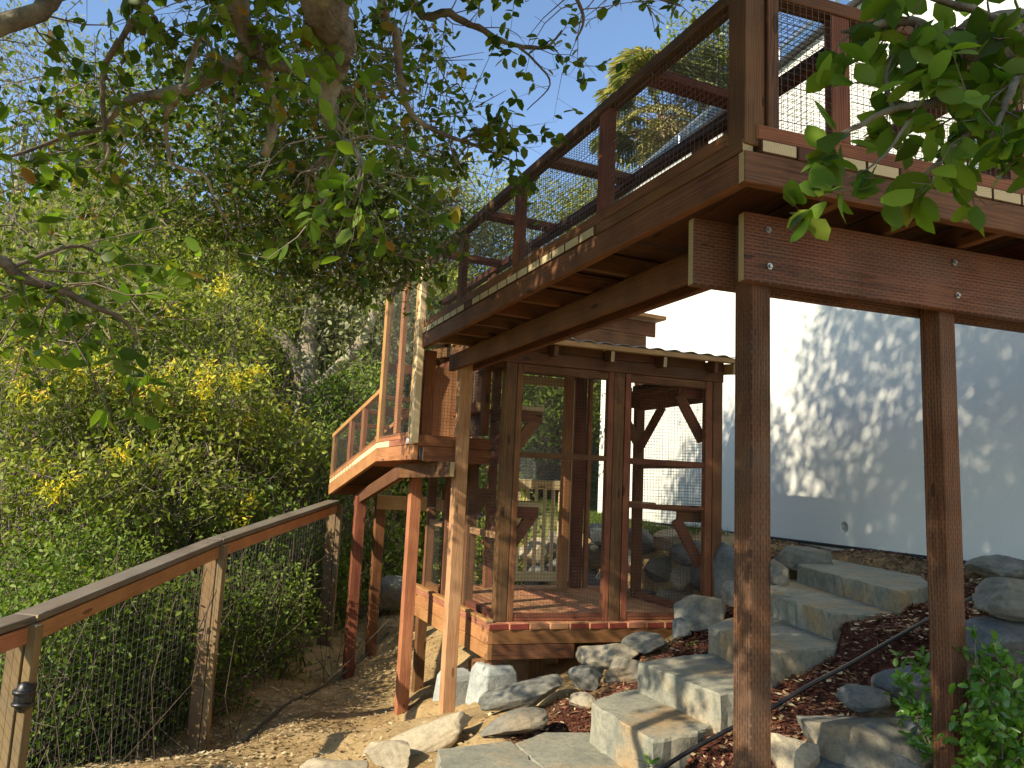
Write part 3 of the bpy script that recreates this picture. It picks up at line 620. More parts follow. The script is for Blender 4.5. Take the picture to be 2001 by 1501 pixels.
mesh_panel('wire_mesh', PR(.02, .0, .2), rd, Z, RL-.04, .43, rp); mesh_panel('wire_mesh', PR(.02, RW+.024, .2), rd, Z, RL-.04, .43, rp)
mesh_panel('wire_mesh', PR(RL-.01, .02, .2), rn, Z, RW-.02, .43, rp)

# ------------------------------------------------------------------ enclosure (catio)
ct = thing('cat_enclosure', 'large brown wooden cat enclosure with wire mesh walls, deck and corrugated roof', 'cat enclosure', PC(.95, .9, -1.2))
ZK = -.974; H0, H1 = .935, 1.03; CW, CD = 1.892, 1.85
# deck
nbd = 13; stp = (CW+.14)/nbd
for i in range(nbd): board('deck_board', PC(-.075+(i+.5)*stp, -.07, ZK-.024), PC(-.075+(i+.5)*stp, CD+.12, ZK-.024), stp-.006, .044, 'deckred', ct, up=Z, bev=.004)
for k, (z0, z1) in enumerate(((-1.122, -1.022), (-1.228, -1.126))):
    zc, hh = (z0+z1)/2, z1-z0
    board('deck_rim', PC(-.035, -.042, zc), PC(CW+.02 if k == 0 else .60, -.042, zc), .038, hh, 'red' if k == 0 else 'brown', ct)
    board('deck_rim', PC(-.052, -.063, zc), PC(-.052, CD+.1, zc), .038, hh, 'cedar', ct)
    board('deck_rim', PC(CW+.03, 0, zc), PC(CW+.03, CD+.1, zc), .038, hh, 'red', ct); board('deck_rim', PC(-.03, CD+.1, zc), PC(CW, CD+.1, zc), .038, hh, 'red', ct)
board('edge_board', PC(-.055, -.05, ZK+.012), PC(-.055, CD+.08, ZK+.012), .05, .022, 'cedar', ct)
for b, a in ((.02, .02), (.45, .25), (1.0, .3), (.0, 1.75), (1.0, 1.75), (1.75, 1.75)):
    p = PC(b, a, 0); post('pier_post', p, ground(p[0], p[1])-.05, -1.13, .088, 'brown', ct, ax=A)
board('deck_brace', PC(-.03, .03, -1.27), PC(-.03, .36, -1.36)+Z*.0, .038, .085, 'red', ct)
# wall posts
def cpost(nm, b, a, z0=ZK, z1=H0, w=.089, m='brown', w2=None): return post(nm, PC(b, a, 0), z0, z1, w, m, ct, ax=B, w2=w2)
cpost('post', .047, .045); cpost('stud', .118, .03, w=.06, w2=.044, m='red')
cpost('stud', .876, .03, w=.06, w2=.046, m='red'); cpost('post', .950, .045, m='brown'); cpost('stud', 1.025, .03, w=.06, w2=.05, m='red')
cpost('stud', 1.761, .03, w=.06, w2=.062, m='red'); cpost('post', 1.845, .045)
for b, a in ((.047, .72), (.047, 1.28), (.047, CD-.045), (1.845, 1.17)): cpost('post', b, a, z1=1.02, w=.07, w2=.08, m='red')
cpost('post', 1.55, CD-.045, z1=1.15, w=.07, w2=.12, m='red'); cpost('post', 1.655, CD-.06, z1=1.15, w=.05, w2=.04, m='cedar'); cpost('post', .64, CD-.045, z1=1.15, w=.07, w2=.08, m='red'); cpost('post', 1.80, 1.30, z1=1.02, w=.06, w2=.05, m='cedar')
# header, plates, rails
board('header', PC(-.01, .03, (H0+H1)/2), PC(CW, .03, (H0+H1)/2), .075, H1-H0, 'brown', ct)
board('header', PC(.047, .09, (H0+H1)/2), PC(.047, CD, (H0+H1)/2), .075, H1-H0, 'brown', ct); board('header', PC(1.845, .09, (H0+H1)/2), PC(1.845, 1.25, (H0+H1)/2), .075, H1-H0, 'brown', ct)
board('header', PC(.0, CD-.04, 1.19), PC(1.70, CD-.04, 1.19), .075, .09, 'brown', ct)
for s, e in ((.142, .85), (1.052, 1.728)):
    board('top_plate', PC(s, .03, .903), PC(e, .03, .903), .05, .06, 'red', ct); board('sole_plate', PC(s, .03, ZK+.027), PC(e, .03, ZK+.027), .05, .052, 'red', ct)
board('middle_rail', PC(.142, .03, .24), PC(.85, .03, .25), .045, .042, 'red', ct); board('middle_rail', PC(1.052, .03, .242), PC(1.728, .03, .242), .045, .048, 'red', ct); board('middle_rail', PC(1.052, .03, -.105), PC(1.728, .03, -.105), .045, .036, 'red', ct)
for s, e in ((.09, .68), (.76, 1.24), (1.32, CD-.08)):
    board('middle_rail', PC(.047, s, -.37), PC(.047, e, -.37), .05, .05, 'tan', ct); board('sole_plate', PC(.047, s, ZK+.027), PC(.047, e, ZK+.027), .05, .05, 'red', ct)
board('middle_rail', PC(.047, .09, .24), PC(.047, .68, .24), .05, .05, 'red', ct)
board('sole_plate', PC(1.845, .09, ZK+.027), PC(1.845, 1.13, ZK+.027), .05, .05, 'red', ct)
board('middle_rail', PC(1.845, .09, .25), PC(1.845, 1.13, .25), .05, .05, 'red', ct)
# wire
mesh_panel('wire_mesh', PC(.09, .002, ZK+.03), B, Z, .81, H0-ZK-.05, ct); mesh_panel('wire_mesh', PC(1.0, .002, ZK+.03), B, Z, .8, H0-ZK-.05, ct)
mesh_panel('wire_mesh', PC(.006, .09, ZK+.03), A, Z, CD-.15, H0-ZK-.05, ct)
mesh_panel('wire_mesh', PC(1.885, .09, ZK+.03), A, Z, 1.08, H0-ZK-.05, ct)
mesh_panel('wire_mesh', PC(.05, CD-.004, ZK+.03), B, Z, .56, 1.1-ZK, ct); mesh_panel('wire_mesh', PC(1.6, CD-.004, ZK+.03), B, Z, .12, 1.1-ZK, ct)
# roof
RZ = lambda a: 1.135+.10*(a+.1)
for b in (-.1, .35, .82, 1.28, 1.75, 1.925):
    board('rafter', PC(b, -.10, RZ(-.1)-.095), PC(b, CD+.1, RZ(CD+.1)-.095), .036, .088, 'tan' if b > 1.9 else 'brown', ct)
for s, e in ((-.08, .332), (.37, .80), (.84, 1.26), (1.30, 1.73)): board('blocking', PC(s, .03, 1.078), PC(e, .03, 1.078), .036, .088, 'brown', ct)
board('blocking', PC(1.77, .03, 1.078), PC(1.905, .03, 1.078), .036, .088, 'brown', ct)
board('roof_batten', PC(-.14, -.10, RZ(-.1)-.030), PC(1.955, -.10, RZ(-.1)-.030), .045, .040, 'tan', ct); board('roof_batten', PC(-.14, .9, RZ(.9)-.030), PC(1.955, .9, RZ(.9)-.030), .06, .038, 'tan', ct)
nbx = 120; bs = np.linspace(-.16, 1.965, nbx); V = []; Fc = []
for k, b in enumerate(bs):
    zz = .018*abs(math.cos(b*pi/.15))**1.6
    for a in (-.13, CD+.13): V.append(PC(b, a, RZ(a)-.009+zz)); V.append(PC(b, a, RZ(a)-.007+zz))
for k in range(nbx-1):
    i, j = k*4, k*4+4; Fc += [(i, i+2, j+2, j), (i+1, j+1, j+3, i+3), (i, j, j+1, i+1)]
me = newmesh('corrugated_roof', V, Fc, True); me.materials.append(simple('corrugated_sheet', (.42, .44, .44), .35, .55)); link('corrugated_roof', me, None, ct, Vector((0, 0, 0)))
# shelves on brackets
def shelf(b0, a0, b1, a1, z, w, ub, ua, drop=.30, reach=.20, m='red', ends=(.06, .94)):
    """plank along (b0,a0)-(b1,a1) with a bracket at each end; (ub,ua) points into the room"""
    u = np.array(ub*B+ua*A); p0 = PC(b0, a0, z); p1 = PC(b1, a1, z); s = board('shelf', p0+u*w/2, p1+u*w/2, w, .04, m, ct)
    for t in ends:
        q = p0*(1-t)+p1*t
        arm = board('bracket_arm', q-Z*.06, q+u*(w*.95)-Z*.06, .038, .085, m, ct); board('bracket_brace', q-Z*(drop+.05)+u*.01, q+u*reach-Z*.085, .036, .085, m, ct)
shelf(.09, .06, .09, .55, .60, .26, 1, 0); shelf(.09, .06, .09, .55, -.13, .26, 1, 0)
shelf(.06, 1.0, .06, 1.6, -.05, .3, 1, 0)
shelf(1.80, .09, 1.80, 1.12, .90, .24, -1, 0, .40, .24, ends=(.04, .97)); shelf(1.80, .10, 1.80, 1.12, -.12, .24, -1, 0, .40, .24, ends=(.04,))
board('shelf_beam', PC(1.80, .14, .83), PC(1.80, 1.13, .83), .04, .11, 'red', ct); board('brace', PC(1.80, 1.10, .40), PC(1.80, .72, .79), .04, .08, 'red', ct)
board('perch_post', PC(1.60, 1.0, -.12), PC(1.60, 1.0, .25), .09, .04, 'red', ct, up=B)
board('perch', PC(1.60, .6, -.10), PC(1.60, 1.1, -.10), .16, .035, 'cedar', ct)
# door of pale pine in the back wall
dr = board('door', PC(1.418, CD-.09, -.91), PC(1.418, CD-.09, 1.12), .04, .075, 'pale', ct, up=B)
for nm, b0, z0, b1, z1, w in (('stile', .72, -.91, .72, 1.12, .07), ('door_rail', .755, -.865, 1.383, -.865, .09), ('door_rail', .755, .03, 1.383, .03, .09), ('door_rail', .755, 1.075, 1.383, 1.075, .09)):
    board(nm, PC(b0, CD-.09, z0), PC(b1, CD-.09, z1), .035, w, 'pale', dr, up=Z if z0 == z1 else B)
for b in (.82, .91, 1.0, 1.09, 1.18, 1.27, 1.345): board('door_slat', PC(b, CD-.088, -.82), PC(b, CD-.088, -.015), .018, .036, 'pale', dr, up=B)
scr = bpy.data.materials.new('door_screen'); scr.use_nodes = True; s_n = scr.node_tree; st_ = nd(s_n, 'ShaderNodeBsdfTransparent'); sm_ = nd(s_n, 'ShaderNodeMixShader'); sm_.inputs[0].default_value = .3
sp_ = s_n.nodes['Principled BSDF']; sp_.inputs['Base Color'].default_value = (.24, .27, .26, 1); sp_.inputs['Roughness'].default_value = .3
s_n.links.new(st_.outputs[0], sm_.inputs[1]); s_n.links.new(sp_.outputs[0], sm_.inputs[2]); s_n.links.new(sm_.outputs[0], s_n.nodes['Material Output'].inputs[0]); M['screen'] = scr
board('door_screen', PC(.755, CD-.085, .552), PC(1.383, CD-.085, .552), .004, .95, 'screen', dr, bev=.0005)
# concrete pier blocks
def pier(b, a, zt, label):
    p = PC(b, a, zt); v = []; f = []
    for z, w in ((-.30, .15), (-.05, .125), (.0, .10)):
        for sx, sy in ((-1, -1), (1, -1), (1, 1), (-1, 1)): v.append((sx*w, sy*w, z))
    for j in range(2):
        for k in range(4): f.append((j*4+k, j*4+(k+1) % 4, j*4+4+(k+1) % 4, j*4+4+k))
    f += [(3, 2, 1, 0), (8, 9, 10, 11)]
    me = newmesh('pier_block', v, f); me.materials.append(M['concrete']); o = link('pier_block', me, None, None, Vector(p)); o.rotation_euler[2] = .5+b
    bv = o.modifiers.new('b', 'BEVEL'); bv.width = .015; bv.segments = 2
    tag(o, label, 'pier block')
pier(.02, .02, -1.27, 'pale concrete pier block under the near corner of the cat enclosure deck'); pier(-.02, .66, -1.47, 'pale concrete pier block half hidden behind the slanting deck brace')
# small boarded box on the roof line behind the enclosure
bxx = thing('window_tunnel', 'short boarded red wood cat tunnel above the corrugated roof by the house', 'cat tunnel', at(1200, 640, 7.6))
q0, q1 = at(1120, 610, 7.5), at(1262, 617, 7.9); uu = (q1-q0); uu[2] = 0; uu /= np.linalg.norm(uu)
for k in range(3):
    z = 1.72-.16*k; a_, b_ = q0.copy(), q1.copy(); a_[2] = b_[2] = z; board('side_board', a_, b_+uu*(.12 if k == 0 else 0), .038, .155, 'red', bxx)
a_, b_ = q0.copy(), q1.copy(); a_[2] = b_[2] = 1.83; board('roof_board', a_-uu*.1, b_+uu*.16, .30, .04, 'cedar', bxx)
for t in (.02, .98):
    p = q0*(1-t)+q1*t; post('leg', p+np.array([uu[1], -uu[0], 0])*-.06, ground(p[0], p[1]), 1.30, .08, 'cedar', bxx, ax=uu)
# ------------------------------------------------------------------ wire fence along the drop
fn = thing('hillside_fence', 'weathered wooden rail fence with wire mesh running down beside the dirt path', 'fence', (-2.2, 5.7, -2.0))
FPS = [np.array(p) for p in ((-3.05, .95, 0), (*at(38, 1300, 3.72)[:2], 0), (-2.18, 5.72, 0), (-1.86, 8.12, 0))]
tz = [-1.13, -.79, -.53, -.27]
for i, (p, z) in enumerate(zip(FPS, tz)):
    g = ground(p[0], p[1]); d = FPS[min(i+1, 3)]-FPS[max(i-1, 0)]; d /= np.linalg.norm(d)
    post('fence_post', p, g-.15, z, .095, 'fence', fn, ax=d); q = p+np.array([.075, -.03, 0]); post('backing_post', q, g-.12, z-.005, .05, 'fence', fn, ax=d)
    if i:
        a_ = FPS[i-1].copy(); a_[2] = tz[i-1]+.02; b_ = p.copy(); b_[2] = z+.02; e = (b_-a_); e /= np.linalg.norm(e)
        board('cap_rail', a_+e*.004, b_-e*.004, .135, .034, 'fencecap', fn); sd_ = np.array([e[1], -e[0], 0])
        board('face_rail', a_-Z*.07+sd_*.045, b_-Z*.07+sd_*.045, .036, .085, 'cedar', fn)
        eh = FPS[i]-FPS[i-1]; Lh = np.linalg.norm(eh); eh = (b_-a_)/Lh; mesh_panel('fence_wire', a_-Z*1.42-sd_*.05, eh, Z, Lh, 1.38, fn, sp=.06, r=.0011, m='fencewire')
p = FPS[1]+np.array([.085, -.075, 0]); v = []
me = bpy.data.meshes.new('fence_lamp'); import bmesh
bm = bmesh.new(); bmesh.ops.create_uvsphere(bm, u_segments=14, v_segments=9, radius=1); [setattr(vv, 'co', Vector((vv.co.x*.045, vv.co.y*.035, vv.co.z*.075))) for vv in bm.verts]
bmesh.ops.create_cube(bm, size=1, matrix=Matrix.Translation((-.0, .025, 0)) @ Matrix.Diagonal((.06, .05, .11, 1))); bmesh.ops.create_cone(bm, cap_ends=True, segments=16, radius1=.05, radius2=.05, depth=.016, matrix=Matrix.Translation((0, 0, .028))); bmesh.ops.create_cone(bm, cap_ends=True, segments=16, radius1=.046, radius2=.05, depth=.012, matrix=Matrix.Translation((0, 0, -.03))); bm.to_mesh(me); bm.free(); me.shade_smooth(); me.materials.append(M['black'])
o = link('fence_lamp', me, None, None, Vector((p[0], p[1], -1.13))); tag(o, 'small black oval fixture mounted on a fence post', 'fixture')

# ------------------------------------------------------------------ stone steps and rocks
GZ = []
def slab(name, px, z, th, seed, label, m='step'):
    """split stone slab: outline given on its level top, rough sides"""
    rg = np.random.default_rng(seed); pts = [hz(x, y, z)[:2] for x, y in px]; c = np.mean(pts, 0); out = []
    n = len(pts)
    for i in range(n):
        a, b = pts[i], pts[(i+1) % n]; k = max(2, int(np.linalg.norm(b-a)/.05))
        for j in range(k): out.append(a+(b-a)*j/k+rg.normal(size=2)*.0045)
    if sum(out[i-1][0]*out[i][1]-out[i][0]*out[i-1][1] for i in range(len(out))) < 0: out = out[::-1]
    out = np.array(out)-c; N = len(out); rows = [(0, 1-.012/max(.1, np.abs(out).max())), (-.010, 1), (-th*.35, 1), (-th*.7, 1), (-th, 1.0)]; v = []; f = []
    for r, (dz, s) in enumerate(rows):
        for q in out:
            w = rg.normal(size=2)*(.005 if r > 1 else .002); v.append((q[0]*s+w[0], q[1]*s+w[1], dz+(0 if r == 0 else rg.normal()*.0025)))
    for r in range(len(rows)-1):
        for i in range(N): f.append((r*N+i, (r+1)*N+i, (r+1)*N+(i+1) % N, r*N+(i+1) % N))
    v.append((0, 0, .0)); f += [(len(v)-1, i, (i+1) % N) for i in range(N)]
    me = newmesh(name, v, f); me.materials.append(M[m]); o = link(name, me, None, None, Vector((*c, z))); tag(o, label, 'stone step' if 'step' in name else 'paving slab')
    return o
for k_, (px, z_, th_, nm_, lb_) in enumerate(STEPS): slab(nm_, px, z_, th_, k_+1, lb_)
def rock(px, py, D, w, h, d, seed, label, m='rock', name='rock', yaw=0, tilt=0, cuts=9, sub=5, group=None, cat='rock'):
    """field stone: noisy ball planed by a few flat breaks; w,d,h are full sizes in metres"""
    rg = np.random.default_rng(seed); c = at(px, py, D)
    bm = bmesh.new(); bmesh.ops.create_icosphere(bm, subdivisions=sub, radius=1)
    co = np.array([v.co for v in bm.verts]); co = np.sign(co)*np.abs(co)**.75
    for k in range(cuts):
        nn = unit(1, rg)[0]; dd = rg.uniform(.55, .88); s = co@nn; co -= np.maximum(s-dd, 0)[:, None]*nn*.93
    t = np.zeros(len(co))
    for k in range(9):
        q = unit(1, rg)[0]*rg.uniform(2, 7); t += np.sin(co@q+rg.uniform(0, 6.28))/np.linalg.norm(q)
    t2 = np.zeros(len(co))
    for k in range(12):
        q = unit(1, rg)[0]*rg.uniform(10, 24); t2 += np.sin(co@q+rg.uniform(0, 6.28))/np.linalg.norm(q)
    co *= (1+.09*t+.11*t2)[:, None]; co /= np.abs(co).max(0); co *= np.array([w/2, d/2, h/2])
    for v, q in zip(bm.verts, co): v.co = q
    me = bpy.data.meshes.new(name); bm.to_mesh(me); bm.free(); me.shade_smooth(); me.set_sharp_from_angle(angle=radians(28)); me.materials.append(M[m])
    o = link(name, me, None, None, Vector(c)); o.rotation_euler = (rg.uniform(-.1, .1), tilt, yaw); tag(o, label, cat, group); return o
rock(1185, 1281, 4.95, .43, .17, .30, 11, 'flat yellowish boulder resting on smaller rocks below the enclosure deck', 'rocktan', yaw=.15, cuts=4)
rock(1147, 1328, 4.85, .26, .21, .24, 12, 'rounded grey rock wedged under the flat yellowish boulder', yaw=.5)
rock(1222, 1308, 4.75, .28, .22, .24, 13, 'grey rock with rust patch beside the second stone step', tilt=-.35)
rock(1262, 1257, 5.05, .34, .15, .26, 14, 'rough knobbly grey rock against the enclosure deck edge', tilt=-.25)
rock(1372, 1198, 4.95, .36, .25, .28, 15, 'large angular pale grey rock at the right corner of the enclosure', cuts=11, yaw=.2)
rock(1330, 1226, 4.9, .15, .13, .14, 16, 'small greenish rock under the large angular rock', 'rockdark')
rock(1430, 1165, 5.3, .16, .22, .2, 17, 'upright pale rock just beside the enclosure corner post', 'rock')
rock(1522, 1122, 5.05, .16, .20, .2, 18, 'pale wedge shaped rock beside the top stone step', 'rock', cuts=9)
rock(1560, 1092, 6.15, .56, .24, .34, 19, 'long pitted grey boulder at the edge of the upper terrace', 'rock')
rock(1022, 1358, 4.6, .56, .17, .34, 20, 'long flat grey rock in the mulch below the pier block', 'rock', tilt=-.22)
rock(998, 1416, 4.1, .42, .13, .30, 21, 'flat lichen grey rock set in mulch beside the paving slabs', 'rock', tilt=-.2)
rock(1140, 1370, 4.35, .17, .10, .16, 22, 'small tan rock in the mulch left of the lowest step', 'rocktan')
rock(762, 1476, 4.0, .28, .17, .26, 23, 'pale boulder at the edge of the dirt path', 'palerock')
rock(645, 1512, 3.7, .36, .16, .34, 24, 'pale rounded rock half buried in the dirt path', 'palerock')
rock(850, 1436, 4.3, .62, .15, .34, 25, 'long pale rock slab sloping beside the orange timber post', 'palerock', tilt=-.38, yaw=.25)
rock(1692, 1364, 3.15, .24, .125, .2, 26, 'dark blue grey block sitting on the big boulder', 'rockdark', cuts=12, yaw=.3)
rock(1780, 1345, 3.25, .26, .19, .24, 27, 'dark grey boulder behind the leafy bush', 'rockdark')
rock(1668, 1448, 2.98, .62, .25, .40, 28, 'big lichen spotted grey boulder near the black pipe', 'rock', tilt=.05)
rock(1548, 1478, 2.85, .22, .20, .22, 29, 'knobbly lichen covered rock between post and big boulder', 'rocktan')
rock(1798, 1440, 3.05, .26, .16, .24, 30, 'dark rock behind the right timber post', 'rockdark')
rock(1745, 1500, 2.9, .30, .16, .26, 31, 'dark grey rock under the big boulder', 'rockdark', cuts=10)
rock(1620, 1520, 2.8, .34, .14, .26, 32, 'low dark rock at the foot of the big boulder', 'rockdark')
rock(1985, 1172, 3.65, .46, .20, .40, 33, 'flat topped layered pale grey rock on the retaining wall', 'rock', cuts=9)
rock(1975, 1258, 3.55, .50, .24, .40, 34, 'large square dark grey rock supporting the layered pale rock', 'rockdark', cuts=12)
rock(1945, 1345, 3.45, .40, .20, .36, 35, 'dark rock at the bottom of the retaining wall behind the bush', 'rockdark', cuts=10)
rock(1950, 1107, 4.95, .40, .16, .34, 36, 'rounded boulder lying against the base of the house wall', 'rock')
rock(765, 1165, 9.0, .50, .50, .5, 37, 'grey boulder on the slope behind the red timber posts', 'rock')
k = 40
for px, py, D, w, h, lb in ((1255, 1062, 7.5, .44, .30, 'flat capstone of the retaining wall beside the enclosure back post'), (1315, 1055, 7.2, .42, .22, 'thin dark capstone of the retaining wall behind the right mesh bay'), (1358, 1082, 6.9, .46, .25, 'wedge shaped tan stone near the top of the retaining wall'), (1285, 1118, 7.2, .36, .30, 'round stone in the middle of the retaining wall'), (1338, 1122, 6.9, .32, .36, 'upright stone in the retaining wall behind the lower shelf bracket'), (1378, 1130, 6.7, .30, .36, 'tall narrow stone of the retaining wall next to the enclosure corner post'),
        (1262, 1180, 7.2, .46, .28, 'long bottom stone of the retaining wall beside the back post'), (1325, 1178, 6.9, .48, .26, 'broad bottom stone of the retaining wall with pale flecks'), (1175, 1045, 8.2, .5, .26, 'dark capstone seen between enclosure door and middle post'), (1165, 1092, 8.2, .42, .34, 'dark stone below the capstone beside the enclosure door'), (1180, 1140, 8.1, .40, .28, 'bottom stone seen between enclosure door and middle post'), (1225, 1090, 7.8, .4, .5, 'dark stone hidden behind the middle post of the enclosure'), (1090, 1062, 8.9, .46, .3, 'stone showing between the door slats on the right'), (1045, 1078, 9.0, .42, .34, 'stone showing between the door slats on the left'), (1100, 1112, 8.8, .42, .32, 'tan stone low behind the door slats'), (1052, 1125, 8.8, .44, .30, 'grey stone at the bottom behind the door slats')):
    rock(px, py, D, w, h, .42, k, lb, ('rockdark', 'rock', 'rocktan')[k % 3] if k % 5 else 'rockdark', cuts=9, sub=4, group='stones of the retaining wall behind the enclosure'); k += 1
rock(1420, 1125, 6.0, .34, .55, .4, 60, 'dark stone between the enclosure corner post and the near timber post', 'rockdark', sub=4)

# irrigation pipe
pts = []
for x, y, D in ((1255, 1530, 3.15), (1330, 1478, 3.3), (1420, 1428, 3.42), (1500, 1388, 3.5), (1580, 1340, 3.6), (1660, 1298, 3.72), (1740, 1252, 3.85), (1820, 1207, 4.0), (1900, 1168, 4.2)):
    p = at(x, y, D); p[2] = max(p[2], ground(p[0], p[1])+.004); pts.append(p)
o, _, _ = tube('irrigation_pipe', pts, [.0105]*len(pts), 'black', None, 8, 4); tag(o, 'black plastic irrigation pipe running up the mulch beside the steps', 'pipe')
pts = [np.array([x, y, 0]) for x, y in ((-1.25, 8.6), (-1.45, 7.9), (-1.62, 7.2), (-1.75, 6.4), (-1.85, 5.7))]
for p in pts: p[2] = ground(p[0], p[1])+.012
o, _, _ = tube('drip_line', pts, [.011]*5, 'black', None, 7, 6); tag(o, 'black drip line lying on the dirt along the fence', 'pipe')
# mulch chips and leaf litter
def scatter(n, x0, x1, y0, y1, fn, seed):
    rg = np.random.default_rng(seed); x = rg.uniform(x0, x1, n); y = rg.uniform(y0, y1, n); k = rg.uniform(0, 1, n) < fn(x, y); x, y = x[k], y[k]
    return np.stack([x, y, gz(x, y)+rough(x, y)], 1), rg
def flat(name, pts, s0, s1, m, seed, asp, lift=.006):
    rg = np.random.default_rng(seed); n = len(pts); d = unit(n, rg); d[:, 2] *= .22; d /= np.linalg.norm(d, axis=1, keepdims=True); nn = np.array([[0, 0, 1.]])+.3*unit(n, rg)
    s = rg.uniform(s0, s1, n)[:, None]; sd_ = np.cross(d, nn); v = np.zeros((n, 4, 3)); p = pts+np.array([0, 0, lift])+np.abs(rg.normal(size=(n, 1)))*np.array([[0, 0, .006]])
    ap = rg.uniform(asp*.6, asp*1.3, n)[:, None]
    v[:, 0] = p-d*s*.5; v[:, 1] = p+sd_*s*ap*.5; v[:, 2] = p+d*s*.5; v[:, 3] = p-sd_*s*ap*.5; r = rg.uniform(0, 1, n)
    me = fastmesh(name, v.reshape(-1, 3), np.arange(n*4).reshape(-1, 4), False, np.repeat(r, 4)); me.materials.append(M[m])
    o = link(name, me); stuff(o); return o
P_, _ = scatter(80000, .0, 4.0, 2.4, 8.0, mulch, 1); tag(flat('mulch', P_, .02, .055, 'chip', 2, .4), 'reddish brown bark mulch around the stone steps', 'mulch')
P_, _ = scatter(15000, .0, 4.2, 2.4, 8.9, mulch, 3); P2, _ = scatter(26000, -2.6, .6, 2.0, 9.5, lambda x, y: np.clip(.30-.60*(x+1.0), .05, 1.)*(vnoise(x, y, 5, 3.)+.75).clip(0, 1), 4)
tag(flat('leaf_litter', np.concatenate([P_, P2]), .018, .05, 'litter', 5, .6, .010), 'dry fallen oak leaves scattered over dirt and mulch', 'leaf litter')
P_, rg_ = scatter(1500, -2.0, .6, 3.2, 8.5, lambda x, y: x*0+.6, 8)
me_p = []; tag(flat('dirt_clods', P_, .012, .04, 'litter', 9, .9, .004), 'small clods and bits of stone on the bare dirt slope', 'dirt clods')
#PART3
# ------------------------------------------------------------------ vegetation
def ball(n, c, r, rg, shell=.0):
    u = unit(n, rg); k = rg.uniform(shell, 1, n)[:, None]**(1/3 if shell == 0 else .7); return np.asarray(c)+u*k*np.asarray(r)
def clumped(n, c, r, rg, per=14, spread=.10, shell=.35):
    m = max(1, n//per); cc = ball(m, c, r, rg, shell); return cc[rg.integers(0, m, n)]+rg.normal(size=(n, 3))*spread, cc
LEAFV = []
def leafmesh(wid, curl, seed):
    rg = np.random.default_rng(seed); ts = (0, .10, .32, .58, .82, 1.0); hw = (0, .17, .42, .46, .30, 0); v = []; f = []
    for t, h in zip(ts, hw):
        z = -curl*t*t+.0; hh = h*wid*2*rg.uniform(.93, 1.07)
        v += [(t, -hh/2, z+.10*hh), (t, 0, z), (t, hh/2, z+.10*hh)]
    for i in range(5):
        a, b = i*3, i*3+3; f += [(a, b, b+1, a+1), (a+1, b+1, b+2, a+2)]
    f2 = []
    for q in f:
        if q[0] in (0, 1, 2) and q[3] in (0, 1, 2): pass
        f2.append(q)
    me = newmesh('leaf', v, f2, True); return me
def leaf_set(key, wid, curl):
    s = [leafmesh(wid*w, curl*c, i) for i, (w, c) in enumerate(((1, 1), (.85, 1.6), (1.1, .4), (.95, -.4)))]
    for me in s: me.materials.append(M[key])
    return s
def leaf_objs(parent, P, Dv, S, meshes, rg, flat=.6, name='leaf'):
    for p, d, s in zip(P, Dv, S):
        x = np.array(d, float); x /= np.linalg.norm(x); up = unit(1, rg)[0]+np.array([0, 0, flat]); y = np.cross(up, x); y /= np.linalg.norm(y); z = np.cross(x, y)
        q = Matrix([[x[i], y[i], z[i]] for i in range(3)]).to_quaternion(); o = link(name, meshes[rg.integers(0, len(meshes))], None, parent, Vector(p), q); o.scale = (s, s, s)
def inview(p):
    d = p@Fv; 
    if d < .1: return None
    x = CX+FPX*(p@Rv)/d; y = CY-FPX*(p@Uv)/d
    return (x, y, d) if -60 < x < 2060 and -60 < y < 1560 else None
def grow(limbs, rg, dens, length, nleaf, lsize, droop=.35, bare=.15):
    """twigs off limb paths -> stick ends, leaf positions and directions"""
    s0, s1, r0, r1, LP, LD = [], [], [], [], [], []
    for P, Rr, k in limbs:
        seg = np.linalg.norm(np.diff(P, axis=0), axis=1); cum = np.concatenate([[0], np.cumsum(seg)]); n = int(cum[-1]*dens*k)
        for _ in range(n):
            t = rg.uniform(.0, 1)**.8*cum[-1]; i = min(np.searchsorted(cum, t, 'right')-1, len(P)-2); p = P[i]+(P[i+1]-P[i])*((t-cum[i])/max(seg[i], 1e-6)); tg = (P[i+1]-P[i])/max(seg[i], 1e-6)
            d = unit(1, rg)[0]*.95+tg*.55; d[2] -= droop*rg.uniform(0, 1.2); d /= np.linalg.norm(d); L = length*rg.uniform(.35, 1.25); rr = min(Rr[i]*.5, .0045)*rg.uniform(.6, 1); isbare = rg.uniform() < bare
            m = 4; q = p
            for j in range(m):
                d = d+unit(1, rg)[0]*.42; d[2] -= droop*.12; d /= np.linalg.norm(d); q2 = q+d*L/m; s0.append(q); s1.append(q2); r0.append(rr*(1-j/m*.7)); r1.append(rr*(1-(j+1)/m*.7))
                if rg.uniform() < .7:
                    e = unit(1, rg)[0]*.8+d*.5; e /= np.linalg.norm(e); q3 = q2+e*L*.22; s0.append(q2); s1.append(q3); r0.append(rr*.4); r1.append(rr*.2)
                    if not isbare and j > 0:
                        for _k in range(rg.integers(1, 4)): LP.append(q3+rg.normal(size=3)*.006); LD.append(e*.5+unit(1, rg)[0]*.9-np.array([0, 0, .25]))
                if not isbare and j >= 1:
                    for _k in range(rg.poisson(nleaf/3)): LP.append(q+(q2-q)*rg.uniform()); LD.append(d*.4+unit(1, rg)[0]*1.0-np.array([0, 0, .25]))
                q = q2
    return np.array(s0), np.array(s1), np.array(r0), np.array(r1), np.array(LP), np.array(LD)
